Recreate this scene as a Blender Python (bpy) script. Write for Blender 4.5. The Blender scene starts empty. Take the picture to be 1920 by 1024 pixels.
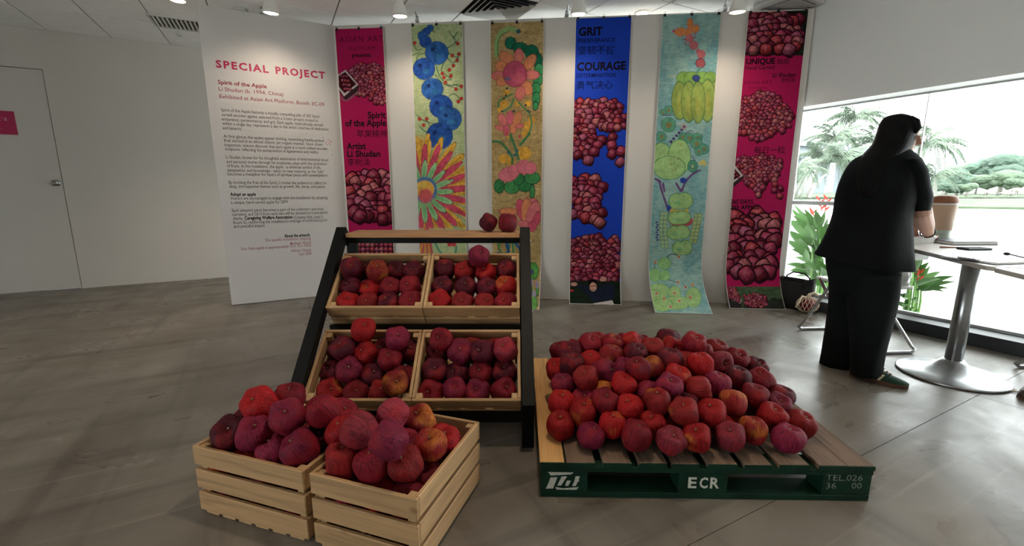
import bpy, bmesh, math, random
import numpy as np
from mathutils import Vector, Matrix, Euler

random.seed(7)
RNG = np.random.default_rng(11)
SC = bpy.context.scene
COL = SC.collection

# ------------------------------------------------------------------ camera
H = 1.1                       # lens height (m)
FPX = 835.0                   # focal length for the 1920 px wide frame
PITCH = math.atan(157 / 835.0)
CP, SP = math.cos(PITCH), math.sin(PITCH)
cam_data = bpy.data.cameras.new('camera')
cam_data.sensor_fit = 'HORIZONTAL'
cam_data.sensor_width = 36.0
cam_data.lens = 36.0 * FPX / 1920.0
cam_data.clip_start = 0.05
cam_data.clip_end = 1500
cam = bpy.data.objects.new('camera', cam_data)
COL.objects.link(cam)
cam.location = (0, 0, H)
cam.rotation_euler = (math.pi / 2 - PITCH, 0, 0)
SC.camera = cam

# ------------------------------------------------------------------ sky and exposure
SKY_STRENGTH = 6.3
world = bpy.data.worlds.new('overcast_sky')
SC.world = world
world.use_nodes = True
bg = world.node_tree.nodes['Background']
bg.inputs['Color'].default_value = (0.97, 0.985, 1.0, 1)
bg.inputs['Strength'].default_value = SKY_STRENGTH
SC.view_settings.view_transform = 'Standard'
SC.view_settings.look = 'None'
SC.view_settings.gamma = 1.0
SC.view_settings.use_curve_mapping = False
SC.view_settings.exposure = 0.38
SC.cycles.use_denoising = True
SC.cycles.max_bounces = 8
SC.cycles.diffuse_bounces = 5
SC.cycles.transparent_max_bounces = 12
SC.cycles.sample_clamp_indirect = 6.0
SPOT_W = 19.0                 # picture lights over the banners
DOWN_W = 52.0                  # recessed ceiling downlights, the added unseen ones too

# ------------------------------------------------------------------ survey helpers
def ray(x, y):
    u = (x - 960) / FPX
    v = (y - 512) / FPX
    return Vector((u, CP - v * SP, -SP - v * CP))
O = Vector((0, 0, H))
def at(x, y, z=0.0):
    d = ray(x, y)
    return O + d * ((z - H) / d.z)
def at_y(x, y, Y):
    d = ray(x, y)
    return O + d * (Y / d.y)
def on_plane(x, y, P, n):
    d = ray(x, y)
    return O + d * ((Vector(P) - O).dot(n) / d.dot(n))
def proj(P):
    X, Y, Z = P[0], P[1], P[2] - H
    dz = Y * CP - Z * SP
    return 960 + FPX * X / dz, 512 - FPX * (Y * SP + Z * CP) / dz

ROOM_ROT = math.radians(27.7)           # room x runs to the windows, room y to the wall with the door
RX = Vector((math.cos(ROOM_ROT), math.sin(ROOM_ROT), 0))
RY = Vector((-RX.y, RX.x, 0))
WIN_X, DOOR_Y, CEIL_Z = 4.31, 6.62, 2.72
BAN_ROT = math.radians(-5.5)            # partition that carries the banners
PB = Vector((0.311, 4.423, 0))
DB = Vector((math.cos(BAN_ROT), math.sin(BAN_ROT), 0))
NB = Vector((-DB.y, DB.x, 0))
PP0 = at(435, 573)                      # foot of the text panel

# ------------------------------------------------------------------ colours and materials
def lin(v):
    v /= 255.0
    return v / 12.92 if v <= 0.04045 else ((v + 0.055) / 1.055) ** 2.4
def c(r, g, b):
    return (lin(r), lin(g), lin(b))
def hexmix(a, b, t):
    return tuple(a[i] * (1 - t) + b[i] * t for i in range(3))

def new_mat(name):
    m = bpy.data.materials.new(name)
    m.use_nodes = True
    nt = m.node_tree
    return m, nt, nt.nodes['Principled BSDF']
def N(nt, kind, **kw):
    n = nt.nodes.new(kind)
    for k, v in kw.items():
        setattr(n, k, v)
    return n
def ramp(nt, fac, stops):
    r = N(nt, 'ShaderNodeValToRGB')
    el = r.color_ramp.elements
    while len(el) < len(stops):
        el.new(0.5)
    for e, (p, col) in zip(el, stops):
        e.position = p
        e.color = (*col, 1)
    nt.links.new(fac, r.inputs['Fac'])
    return r.outputs['Color']
def mat(name, col, rough=0.6, metal=0.0, var=0.08, scale=6.0, stretch=(1, 1, 1), bump=0.0, bscale=None, spec=0.5, coords='Object', detail=4.0):
    m, nt, p = new_mat(name)
    tc = N(nt, 'ShaderNodeTexCoord')
    mp = N(nt, 'ShaderNodeMapping')
    mp.inputs['Scale'].default_value = stretch
    nt.links.new(tc.outputs[coords], mp.inputs['Vector'])
    nz = N(nt, 'ShaderNodeTexNoise')
    nz.inputs['Scale'].default_value = scale
    nz.inputs['Detail'].default_value = detail
    nt.links.new(mp.outputs['Vector'], nz.inputs['Vector'])
    lo = tuple(max(0, q * (1 - var)) for q in col)
    hi = tuple(min(1, q * (1 + var)) for q in col)
    nt.links.new(ramp(nt, nz.outputs['Fac'], [(0.3, lo), (0.7, hi)]), p.inputs['Base Color'])
    p.inputs['Roughness'].default_value = rough
    p.inputs['Metallic'].default_value = metal
    p.inputs['Specular IOR Level'].default_value = spec
    if bump:
        n2 = N(nt, 'ShaderNodeTexNoise')
        n2.inputs['Scale'].default_value = bscale or scale * 4
        nt.links.new(mp.outputs['Vector'], n2.inputs['Vector'])
        b = N(nt, 'ShaderNodeBump')
        b.inputs['Strength'].default_value = bump
        b.inputs['Distance'].default_value = 0.01
        nt.links.new(n2.outputs['Fac'], b.inputs['Height'])
        nt.links.new(b.outputs['Normal'], p.inputs['Normal'])
    return m
def emit_mat(name, col, strength):
    m, nt, p = new_mat(name)
    p.inputs['Base Color'].default_value = (0.8, 0.8, 0.8, 1)
    p.inputs['Emission Color'].default_value = (*col, 1)
    p.inputs['Emission Strength'].default_value = strength
    return m
def wood_mat(name, col, axis=0, knots=True, var=0.16, rough=0.6):
    m, nt, p = new_mat(name)
    tc = N(nt, 'ShaderNodeTexCoord')
    oi = N(nt, 'ShaderNodeObjectInfo')
    add = N(nt, 'ShaderNodeVectorMath', operation='ADD')
    mulr = N(nt, 'ShaderNodeMath', operation='MULTIPLY')
    mulr.inputs[1].default_value = 37.0
    nt.links.new(oi.outputs['Random'], mulr.inputs[0])
    nt.links.new(tc.outputs['Object'], add.inputs[0])
    nt.links.new(mulr.outputs[0], add.inputs[1])
    mp = N(nt, 'ShaderNodeMapping')
    s = [26, 26, 26]
    s[axis] = 1.6
    mp.inputs['Scale'].default_value = s
    nt.links.new(add.outputs[0], mp.inputs['Vector'])
    nz = N(nt, 'ShaderNodeTexNoise')
    nz.inputs['Scale'].default_value = 1.6
    nz.inputs['Detail'].default_value = 6
    nz.inputs['Distortion'].default_value = 0.6
    nt.links.new(mp.outputs['Vector'], nz.inputs['Vector'])
    dk = tuple(q * (1 - var * 1.6) for q in col)
    lt = tuple(min(1, q * (1 + var)) for q in col)
    colr = ramp(nt, nz.outputs['Fac'], [(0.32, dk), (0.5, col), (0.7, lt)])
    if knots:
        vo = N(nt, 'ShaderNodeTexVoronoi')
        vo.inputs['Scale'].default_value = 7.0
        mp2 = N(nt, 'ShaderNodeMapping')
        s2 = [1, 1, 1]
        s2[axis] = 0.55
        mp2.inputs['Scale'].default_value = s2
        nt.links.new(add.outputs[0], mp2.inputs['Vector'])
        nt.links.new(mp2.outputs['Vector'], vo.inputs['Vector'])
        kr = ramp(nt, vo.outputs['Distance'], [(0.05, (1, 1, 1)), (0.11, (0, 0, 0))])
        mx = N(nt, 'ShaderNodeMixRGB')
        mx.inputs['Color2'].default_value = (col[0] * 0.35, col[1] * 0.25, col[2] * 0.2, 1)
        nt.links.new(kr, mx.inputs['Fac'])
        nt.links.new(colr, mx.inputs['Color1'])
        colr = mx.outputs['Color']
    nt.links.new(colr, p.inputs['Base Color'])
    p.inputs['Roughness'].default_value = rough
    b = N(nt, 'ShaderNodeBump')
    b.inputs['Strength'].default_value = 0.15
    b.inputs['Distance'].default_value = 0.004
    nt.links.new(nz.outputs['Fac'], b.inputs['Height'])
    nt.links.new(b.outputs['Normal'], p.inputs['Normal'])
    return m

def floor_mat():
    m, nt, p = new_mat('polished_concrete')
    tc = N(nt, 'ShaderNodeTexCoord')
    def noise(scale, stretch=(1, 1, 1), rot=0.0, detail=6, dist=0.0):
        mp = N(nt, 'ShaderNodeMapping')
        mp.inputs['Scale'].default_value = stretch
        mp.inputs['Rotation'].default_value = (0, 0, rot)
        nt.links.new(tc.outputs['Object'], mp.inputs['Vector'])
        nz = N(nt, 'ShaderNodeTexNoise')
        nz.inputs['Scale'].default_value = scale
        nz.inputs['Detail'].default_value = detail
        nz.inputs['Distortion'].default_value = dist
        nt.links.new(mp.outputs['Vector'], nz.inputs['Vector'])
        return nz.outputs['Fac']
    base = ramp(nt, noise(0.9, dist=0.8), [(0.25, c(98, 92, 84)), (0.5, c(114, 108, 100)), (0.75, c(131, 126, 118))])
    def over(prev, fac_col, col):
        mx = N(nt, 'ShaderNodeMixRGB')
        mx.inputs['Color2'].default_value = (*col, 1)
        nt.links.new(fac_col, mx.inputs['Fac'])
        nt.links.new(prev, mx.inputs['Color1'])
        return mx.outputs['Color']
    g = lambda v: (v, v, v)
    base = over(base, ramp(nt, noise(5, detail=8), [(0.45, g(0)), (0.8, g(0.5))]), c(88, 79, 69))
    base = over(base, ramp(nt, noise(1.0, (0.35, 7, 1), 0.03), [(0.52, g(0)), (0.85, g(0.9))]), c(52, 47, 41))
    base = over(base, ramp(nt, noise(0.9, (8, 0.4, 1), 0.05), [(0.54, g(0)), (0.85, g(0.85))]), c(56, 50, 44))
    base = over(base, ramp(nt, noise(1.4, (0.6, 22, 1), -0.2), [(0.6, g(0)), (0.85, g(0.4))]), c(165, 160, 150))
    nt.links.new(base, p.inputs['Base Color'])
    p.inputs['Specular IOR Level'].default_value = 0.36
    nt.links.new(ramp(nt, noise(2.2, (1, 1.4, 1), dist=0.6), [(0.3, g(0.22)), (0.7, g(0.48))]), p.inputs['Roughness'])
    b = N(nt, 'ShaderNodeBump')
    b.inputs['Strength'].default_value = 0.12
    b.inputs['Distance'].default_value = 0.01
    nt.links.new(noise(9, (1, 2.5, 1)), b.inputs['Height'])
    nt.links.new(b.outputs['Normal'], p.inputs['Normal'])
    return m

def apple_mat():
    m, nt, p = new_mat('carved_apple_wood')
    tc = N(nt, 'ShaderNodeTexCoord')
    oi = N(nt, 'ShaderNodeObjectInfo')
    mul = N(nt, 'ShaderNodeMath', operation='MULTIPLY')
    mul.inputs[1].default_value = 53.0
    nt.links.new(oi.outputs['Random'], mul.inputs[0])
    add = N(nt, 'ShaderNodeVectorMath', operation='ADD')
    nt.links.new(tc.outputs['Object'], add.inputs[0])
    nt.links.new(mul.outputs[0], add.inputs[1])
    # fibres that run from stem to base
    mp = N(nt, 'ShaderNodeMapping')
    mp.inputs['Scale'].default_value = (24, 24, 1.8)
    nt.links.new(add.outputs[0], mp.inputs['Vector'])
    fb = N(nt, 'ShaderNodeTexNoise')
    fb.inputs['Scale'].default_value = 1.0
    fb.inputs['Detail'].default_value = 5
    fb.inputs['Distortion'].default_value = 0.5
    nt.links.new(mp.outputs['Vector'], fb.inputs['Vector'])
    bl = N(nt, 'ShaderNodeTexNoise')
    bl.inputs['Scale'].default_value = 1.7
    bl.inputs['Detail'].default_value = 2
    nt.links.new(add.outputs[0], bl.inputs['Vector'])
    # base colour of this apple, streaked lighter and darker
    d1 = N(nt, 'ShaderNodeMixRGB', blend_type='MULTIPLY')
    d1.inputs['Fac'].default_value = 1.0
    nt.links.new(oi.outputs['Color'], d1.inputs['Color1'])
    nt.links.new(ramp(nt, fb.outputs['Fac'], [(0.3, (0.4, 0.35, 0.4)), (0.5, (1, 1, 1)), (0.72, (1.5, 1.7, 1.6))]), d1.inputs['Color2'])
    d2 = N(nt, 'ShaderNodeMixRGB')
    nt.links.new(ramp(nt, bl.outputs['Fac'], [(0.5, (0, 0, 0)), (0.68, (0.5, 0.5, 0.5))]), d2.inputs['Fac'])
    nt.links.new(d1.outputs['Color'], d2.inputs['Color1'])
    d2.inputs['Color2'].default_value = (0.3, 0.012, 0.012, 1)
    # yellow blush, amount kept in the alpha of the object colour
    bl2 = N(nt, 'ShaderNodeTexNoise')
    bl2.inputs['Scale'].default_value = 1.5
    bl2.inputs['Detail'].default_value = 3
    ad2 = N(nt, 'ShaderNodeVectorMath', operation='ADD')
    ad2.inputs[1].default_value = (9.3, 4.1, 7.7)
    nt.links.new(add.outputs[0], ad2.inputs[0])
    nt.links.new(ad2.outputs[0], bl2.inputs['Vector'])
    am = N(nt, 'ShaderNodeMath', operation='ADD')
    nt.links.new(bl2.outputs['Fac'], am.inputs[0])
    sb = N(nt, 'ShaderNodeMath', operation='MULTIPLY_ADD')
    sb.inputs[1].default_value = 0.36
    sb.inputs[2].default_value = -0.36
    nt.links.new(oi.outputs['Alpha'], sb.inputs[0])
    nt.links.new(sb.outputs[0], am.inputs[1])
    d3 = N(nt, 'ShaderNodeMixRGB')
    nt.links.new(ramp(nt, am.outputs[0], [(0.38, (0, 0, 0)), (0.6, (0.85, 0.85, 0.85))]), d3.inputs['Fac'])
    nt.links.new(d2.outputs['Color'], d3.inputs['Color1'])
    nt.links.new(ramp(nt, fb.outputs['Fac'], [(0.3, (0.24, 0.045, 0.006)), (0.7, (0.58, 0.22, 0.03))]), d3.inputs['Color2'])
    nt.links.new(d3.outputs['Color'], p.inputs['Base Color'])
    p.inputs['Roughness'].default_value = 0.6
    p.inputs['Specular IOR Level'].default_value = 0.18
    b = N(nt, 'ShaderNodeBump')
    b.inputs['Strength'].default_value = 0.8
    b.inputs['Distance'].default_value = 0.004
    nt.links.new(fb.outputs['Fac'], b.inputs['Height'])
    nt.links.new(b.outputs['Normal'], p.inputs['Normal'])
    return m

def print_mat(name, rough=0.7):
    m, nt, p = new_mat(name)
    a = N(nt, 'ShaderNodeAttribute', attribute_name='print')
    nt.links.new(a.outputs['Color'], p.inputs['Base Color'])
    p.inputs['Roughness'].default_value = rough
    p.inputs['Specular IOR Level'].default_value = 0.05
    return m

def glass_mat():
    m = bpy.data.materials.new('window_glass')
    m.use_nodes = True
    nt = m.node_tree
    nt.nodes.remove(nt.nodes['Principled BSDF'])
    out = nt.nodes['Material Output']
    tr = N(nt, 'ShaderNodeBsdfTransparent')
    tr.inputs['Color'].default_value = (0.94, 0.97, 0.96, 1)
    gl = N(nt, 'ShaderNodeBsdfGlossy')
    gl.inputs['Roughness'].default_value = 0.02
    fr = N(nt, 'ShaderNodeFresnel')
    fr.inputs['IOR'].default_value = 1.3
    mx = N(nt, 'ShaderNodeMixShader')
    nt.links.new(fr.outputs[0], mx.inputs[0])
    nt.links.new(tr.outputs[0], mx.inputs[1])
    nt.links.new(gl.outputs[0], mx.inputs[2])
    nt.links.new(mx.outputs[0], out.inputs['Surface'])
    return m

M = {}
M['wall'] = mat('white_wall_paint', c(212, 207, 201), 0.75, var=0.02, scale=1.5, bump=0.03, bscale=60)
M['wallgrey'] = mat('bulkhead_paint', c(232, 233, 232), 0.75, var=0.02, scale=1.5)
M['panel'] = mat('panel_board_white', c(204, 199, 196), 0.6, var=0.015, scale=2)
M['door'] = mat('door_paint', c(210, 206, 200), 0.6, var=0.02, scale=1)
M['tile'] = mat('ceiling_tile', c(248, 248, 248), 0.9, var=0.03, scale=9, bump=0.05, bscale=90)
M['tbar'] = mat('ceiling_bar', c(150, 150, 148), 0.6, var=0.03)
M['floor'] = floor_mat()
M['apple'] = apple_mat()
M['stem'] = mat('apple_stem', c(120, 95, 70), 0.7, var=0.2, scale=40)
M['pine'] = wood_mat('pine_slat', c(176, 140, 98), 0)
M['pine_y'] = wood_mat('pine_slat_across', c(182, 146, 104), 1)
M['pine_z'] = wood_mat('pine_post', c(186, 152, 110), 2)
M['board'] = wood_mat('pine_shelf', c(176, 130, 88), 0, knots=False)
M['black'] = mat('black_powder_coat', c(10, 12, 12), 0.55, var=0.1, spec=0.2)
M['bolt'] = mat('steel_bolt', c(170, 170, 170), 0.3, 1.0)
M['pal_light'] = wood_mat('pallet_board_pale', c(196, 150, 92), 1, knots=True)
M['pal'] = wood_mat('pallet_board_worn', c(108, 88, 72), 1, knots=True, var=0.3, rough=0.75)
M['pal_x'] = wood_mat('pallet_stringer', c(140, 116, 94), 0, knots=False, var=0.3, rough=0.75)
M['green'] = mat('green_pallet_paint', c(15, 48, 35), 0.6, var=0.3, spec=0.2, scale=14)
M['stencil'] = mat('stencil_white', c(196, 196, 186), 0.7, var=0.15, scale=60)
M['stencil_d'] = mat('stencil_faded', c(120, 128, 118), 0.7, var=0.3, scale=60)
M['print'] = print_mat('banner_print')
M['sheet'] = mat('banner_vinyl_white', c(222, 220, 214), 0.5, var=0.02)
M['ink'] = mat('print_ink_black', c(24, 14, 24), 0.7, var=0.05, spec=0.1)
M['ink_plum'] = mat('print_ink_plum', c(84, 4, 50), 0.7, var=0.05, spec=0.1)
M['ink_navy'] = mat('print_ink_navy', c(10, 16, 60), 0.7, var=0.05, spec=0.1)
M['ink_grey'] = mat('print_ink_grey', c(92, 84, 86), 0.5, var=0.05)
M['ink_rose'] = mat('print_ink_rose', c(168, 96, 116), 0.5, var=0.05)
M['ink_crim'] = mat('print_ink_crimson', c(176, 26, 74), 0.5, var=0.05)
M['ink_crim2'] = mat('print_ink_wine', c(150, 44, 70), 0.5, var=0.05)
M['sign'] = mat('crimson_sign', c(176, 24, 84), 0.5, var=0.03)
M['white_ink'] = mat('sign_white', c(226, 210, 214), 0.5, var=0.03)
M['clip'] = mat('black_clip', c(20, 20, 20), 0.35)
M['chrome'] = mat('chrome_tube', c(205, 208, 212), 0.18, 1.0, var=0.03)
M['steel'] = mat('brushed_steel', c(176, 178, 180), 0.3, 1.0, var=0.06, scale=30)
M['lampwhite'] = mat('lamp_white', c(226, 224, 218), 0.35, var=0.02)
M['lampglow'] = emit_mat('lamp_glow', (1.0, 0.86, 0.68), 9.0)
M['vent'] = mat('vent_white', c(206, 206, 203), 0.5, var=0.03)
M['dark'] = mat('dark_part_and_shade', c(28, 30, 31), 0.8, var=0.1)  # plain dark parts; on the vent plates this tone is painted shade
M['glass'] = glass_mat()
M['kerb'] = mat('black_stone_kerb', c(44, 48, 52), 0.5, var=0.2, scale=20)
M['frame'] = mat('window_frame_grey', c(176, 180, 180), 0.45, var=0.03)
M['tabletop'] = mat('table_laminate', c(225, 222, 218), 0.35, var=0.03)
M['tableedge'] = mat('table_edge', c(190, 184, 178), 0.5, var=0.03)
M['fabric'] = mat('black_cloth', c(8, 11, 15), 0.9, var=0.25, scale=9, bump=0.15, bscale=40, spec=0.2)
M['trouser'] = mat('dark_teal_cloth', c(8, 14, 17), 0.85, var=0.25, scale=7, bump=0.15, bscale=30, spec=0.2)
M['hair'] = mat('black_hair', c(11, 10, 11), 0.6, var=0.3, scale=30, stretch=(6, 6, 0.6), bump=0.3, bscale=120, spec=0.12)
M['skin'] = mat('skin', c(182, 138, 118), 0.55, var=0.05, scale=20)
M['shoe'] = mat('green_suede', c(24, 62, 48), 0.85, var=0.15, scale=30)
M['stripe'] = mat('cream_stripe', c(226, 214, 180), 0.6)
M['sole'] = mat('gum_sole', c(96, 66, 50), 0.7)
M['brownleather'] = mat('brown_leather', c(74, 50, 44), 0.5)
M['plastic'] = mat('white_plastic', c(216, 216, 214), 0.45, var=0.03)
M['bagfilm'] = mat('white_plastic_bag', c(236, 236, 234), 0.35, var=0.05, scale=20, bump=0.5, bscale=25)
M['tote'] = mat('black_canvas', c(20, 21, 23), 0.85, var=0.2, scale=12, bump=0.2, bscale=60)
M['net'] = mat('cream_cotton_net', c(226, 208, 184), 0.8)
M['leaf'] = mat('heliconia_leaf', c(54, 94, 28), 0.42, var=0.35, scale=5, stretch=(1, 1, 1))
M['leafstem'] = mat('heliconia_stem', c(96, 138, 60), 0.5, var=0.2)
M['bract'] = mat('heliconia_bract', c(206, 60, 44), 0.5, var=0.2, scale=20)
M['tan'] = mat('tan_canister', c(206, 176, 150), 0.5, var=0.03)
M['canlid'] = mat('brown_lid', c(156, 102, 72), 0.5, var=0.08)
M['canbase'] = mat('sage_base', c(178, 192, 180), 0.4, var=0.03)
M['slate'] = mat('slate_cover', c(34, 41, 46), 0.5, var=0.05)
M['paper'] = mat('white_paper', c(232, 230, 230), 0.7, var=0.02)
M['pen'] = mat('pen_wood', c(150, 104, 84), 0.5)
M['palmleaf'] = mat('palm_frond', c(90, 104, 86), 0.6, var=0.25, scale=0.6)
M['trunk'] = mat('palm_trunk', c(150, 146, 138), 0.8, var=0.15, scale=3)
M['tree'] = mat('tree_foliage', c(74, 94, 80), 0.8, var=0.3, scale=0.5, bump=0.6, bscale=2.0)
M['tree2'] = mat('tree_foliage_pale', c(88, 104, 84), 0.8, var=0.3, scale=0.5, bump=0.6, bscale=2.0)
M['grass'] = mat('bank_grass', c(72, 84, 62), 0.9, var=0.25, scale=0.6)
M['water'] = mat('lagoon_water', c(212, 219, 223), 0.12, var=0.03, scale=0.2, bump=0.02, bscale=2)
M['paving'] = mat('terrace_paving', c(236, 236, 233), 0.7, var=0.04, scale=2)
M['concrete'] = mat('viaduct_concrete', c(140, 148, 154), 0.8, var=0.05, scale=0.3)
M['bldg'] = mat('tower_wall', c(196, 200, 204), 0.8, var=0.03, scale=0.1)
M['bldgwin'] = mat('tower_window', c(120, 140, 158), 0.3, var=0.1, scale=0.2)
M['parasol'] = mat('parasol_cloth', c(232, 190, 170), 0.8, var=0.05)

# ------------------------------------------------------------------ mesh builder
class MB:
    def __init__(self):
        self.v, self.f, self.s = [], [], []
    def add(self, vs, fs, smooth=False):
        o = len(self.v)
        self.v += [Vector(p) for p in vs]
        for f in fs:
            self.f.append([i + o for i in f])
            self.s.append(smooth)
        return self
    def box(self, lo, hi, rot=None, org=None):
        x0, y0, z0 = lo
        x1, y1, z1 = hi
        vs = [Vector(p) for p in ((x0, y0, z0), (x1, y0, z0), (x1, y1, z0), (x0, y1, z0), (x0, y0, z1), (x1, y0, z1), (x1, y1, z1), (x0, y1, z1))]
        if rot is not None:
            og = Vector(org or (0, 0, 0))
            vs = [rot @ (p - og) + og for p in vs]
        return self.add(vs, [(0, 3, 2, 1), (4, 5, 6, 7), (0, 1, 5, 4), (1, 2, 6, 5), (2, 3, 7, 6), (3, 0, 4, 7)])
    def bbox(self, lo, hi, b=0.003):
        # box with chamfered edges
        bm = bmesh.new()
        bmesh.ops.create_cube(bm, size=1.0)
        for v in bm.verts:
            v.co = Vector([(lo[i] + hi[i]) / 2 + v.co[i] * (hi[i] - lo[i]) for i in range(3)])
        bmesh.ops.bevel(bm, geom=list(bm.edges), offset=b, segments=1, affect='EDGES')
        self.frombm(bm)
        return self
    def frombm(self, bm, smooth=False):
        bm.verts.index_update()
        self.add([v.co.copy() for v in bm.verts], [[v.index for v in f.verts] for f in bm.faces], smooth)
        bm.free()
    def loft(self, rings, caps=True, smooth=True, closed=True):
        n = len(rings[0])
        vs = [p for r in rings for p in r]
        fs = []
        for i in range(len(rings) - 1):
            for j in range(n if closed else n - 1):
                k = (j + 1) % n
                fs.append((i * n + j, i * n + k, (i + 1) * n + k, (i + 1) * n + j))
        if caps:
            fs.append(tuple(range(n))[::-1])
            fs.append(tuple((len(rings) - 1) * n + j for j in range(n)))
        return self.add(vs, fs, smooth)
    def tube(self, pts, r, n=8, caps=True):
        pts = [Vector(p) for p in pts]
        rs = r if isinstance(r, (list, tuple)) else [r] * len(pts)
        rings = []
        prev = None
        for i, p in enumerate(pts):
            if i == 0:
                t = pts[1] - p
            elif i == len(pts) - 1:
                t = p - pts[i - 1]
            else:
                t = (pts[i + 1] - p).normalized() + (p - pts[i - 1]).normalized()
            t = t.normalized() if t.length > 1e-9 else Vector((0, 0, 1))
            if prev is None:
                a = Vector((0, 0, 1)) if abs(t.z) < 0.9 else Vector((1, 0, 0))
                u = t.cross(a).normalized()
            else:
                u = prev - t * prev.dot(t)
                u = u.normalized() if u.length > 1e-6 else t.orthogonal().normalized()
            prev = u
            w = t.cross(u)
            rings.append([p + (u * math.cos(q) + w * math.sin(q)) * rs[i] for q in [2 * math.pi * k / n for k in range(n)]])
        return self.loft(rings, caps)
    def lathe(self, prof, n=24, org=(0, 0, 0), caps=True, smooth=True):
        o = Vector(org)
        rings = [[o + Vector((r * math.cos(2 * math.pi * k / n), r * math.sin(2 * math.pi * k / n), z)) for k in range(n)] for r, z in prof]
        return self.loft(rings, caps, smooth)
    def ellipsoid(self, ctr, a, b, cc, n=16, m=10):
        # a, b, cc are axis vectors
        ctr = Vector(ctr)
        rings = []
        for i in range(m + 1):
            ph = math.pi * (i + 0.001) / (m + 0.002)
            rings.append([ctr + cc * math.cos(ph) + (a * math.cos(t) + b * math.sin(t)) * math.sin(ph) for t in [2 * math.pi * k / n for k in range(n)]])
        return self.loft(rings[::-1])
    def prism(self, pts2, z0, z1, fn=None):
        fn = fn or (lambda x, y, z: (x, y, z))
        n = len(pts2)
        vs = [fn(x, y, z0) for x, y in pts2] + [fn(x, y, z1) for x, y in pts2]
        fs = [tuple(range(n))[::-1], tuple(range(n, 2 * n))] + [(i, (i + 1) % n, n + (i + 1) % n, n + i) for i in range(n)]
        return self.add(vs, fs)
    def mesh(self, name, m):
        me = bpy.data.meshes.new(name)
        me.from_pydata([tuple(p) for p in self.v], [], self.f)
        me.polygons.foreach_set('use_smooth', self.s)
        if m is not None:
            me.materials.append(M[m] if isinstance(m, str) else m)
        me.update()
        bm = bmesh.new()
        bm.from_mesh(me)
        bmesh.ops.recalc_face_normals(bm, faces=bm.faces)
        bm.to_mesh(me)
        bm.free()
        return me
    def build(self, name, m, parent=None, label=None):
        return link(name, self.mesh(name, m), parent, label)

def link(name, data, parent=None, label=None):
    o = bpy.data.objects.new(name, data)
    COL.objects.link(o)
    if parent is not None:
        o.parent = parent
    if label:
        o['label'] = label
    return o
def thing(name, label, cat, loc=(0, 0, 0), rot=(0, 0, 0), group=None):
    o = bpy.data.objects.new(name, None)
    o.empty_display_size = 0.05
    COL.objects.link(o)
    o.location = loc
    o.rotation_euler = rot
    return tag(o, label, cat, group)
def tag(o, label, cat, group=None):
    o['label'] = label
    o['category'] = cat
    if group:
        o['group'] = group
    return o
def struct(o, label=None, cat=None):
    o['kind'] = 'structure'
    if label:
        o['label'] = label
    if cat:
        o['category'] = cat
    return o
def copy_tree(o, parent=None):
    k = o.copy()
    COL.objects.link(k)
    k.parent = parent
    for ch in [q for q in bpy.data.objects if q.parent == o]:
        copy_tree(ch, k)
    return k
def setrot(o, z):
    o.rotation_euler = (0, 0, z)

# lettering: a flat text mesh, cap height 1, starting at x = 0; returns verts, faces, width
_txt = {}
def text_mesh(s, bold=0.0, spacing=1.0, res=2):
    key = (s, bold, spacing, res)
    if key in _txt:
        return _txt[key]
    cu = bpy.data.curves.new('lettering', 'FONT')
    cu.body = s
    cu.size = 1.0
    cu.offset = bold
    cu.space_character = spacing
    cu.resolution_u = res
    cu.fill_mode = 'FRONT'
    o = bpy.data.objects.new('lettering', cu)
    COL.objects.link(o)
    bpy.context.view_layer.update()
    me = bpy.data.meshes.new_from_object(o.evaluated_get(bpy.context.evaluated_depsgraph_get()))
    vs = [(v.co.x, v.co.y) for v in me.vertices]
    fs = [list(p.vertices) for p in me.polygons]
    bpy.data.objects.remove(o)
    bpy.data.curves.remove(cu)
    bpy.data.meshes.remove(me)
    x0 = min(v[0] for v in vs)
    x1 = max(v[0] for v in vs)
    out = ([(v[0] - x0, v[1]) for v in vs], fs, x1 - x0)
    _txt[key] = out
    return out
# ================================================================== THE ROOM
def room(name, mb, m, parent=None):
    o = mb.build(name, m, parent)
    if parent is None:
        setrot(o, ROOM_ROT)
    return o
def to_room(P):
    return Vector((P.dot(RX), P.dot(RY), P.z))
def from_room(x, y, z=0.0):
    return RX * x + RY * y + Vector((0, 0, z))

X0, Y0 = -6.0, -4.5
fl = room('floor', MB().box((X0, Y0, -0.2), (WIN_X + 0.3, DOOR_Y + 0.2, -0.006)), 'floor')
struct(fl, 'grey brown polished concrete floor of the gallery', 'floor')
xs = [X0, 0.2, 3.28, WIN_X + 0.02]
ys = [Y0, -1.58, 0.82, 4.0, DOOR_Y]
for i in range(3):
    for j in range(4):
        room('floor_slab', MB().box((xs[i] + 0.0015, ys[j] + 0.0015, -0.006), (xs[i + 1] - 0.0015, ys[j + 1] - 0.0015, 0.0)), 'floor', fl)

# wall with the door (door opening, seam all round)
DX0, DX1, DH = -2.62, -2.02, 2.315
p_right = to_room(on_plane(78, 130, RY * DOOR_Y, RY)).x
DX1 = p_right
DX0 = DX1 - 0.95
wl = room('wall_left', MB().box((X0, DOOR_Y, 0), (DX0 - 0.006, DOOR_Y + 0.15, CEIL_Z)).box((DX1 + 0.006, DOOR_Y, 0), (WIN_X + 0.25, DOOR_Y + 0.15, CEIL_Z))
          .box((DX0 - 0.006, DOOR_Y, DH + 0.006), (DX1 + 0.006, DOOR_Y + 0.15, CEIL_Z)).box((DX0 - 0.006, DOOR_Y + 0.06, 0), (DX1 + 0.006, DOOR_Y + 0.15, DH + 0.006)), 'wall')
struct(wl, 'white painted wall with a flush door', 'wall')
dr = room('door_1', MB().bbox((DX0, DOOR_Y + 0.004, 0.008), (DX1, DOOR_Y + 0.045, DH), 0.002), 'door')
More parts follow.
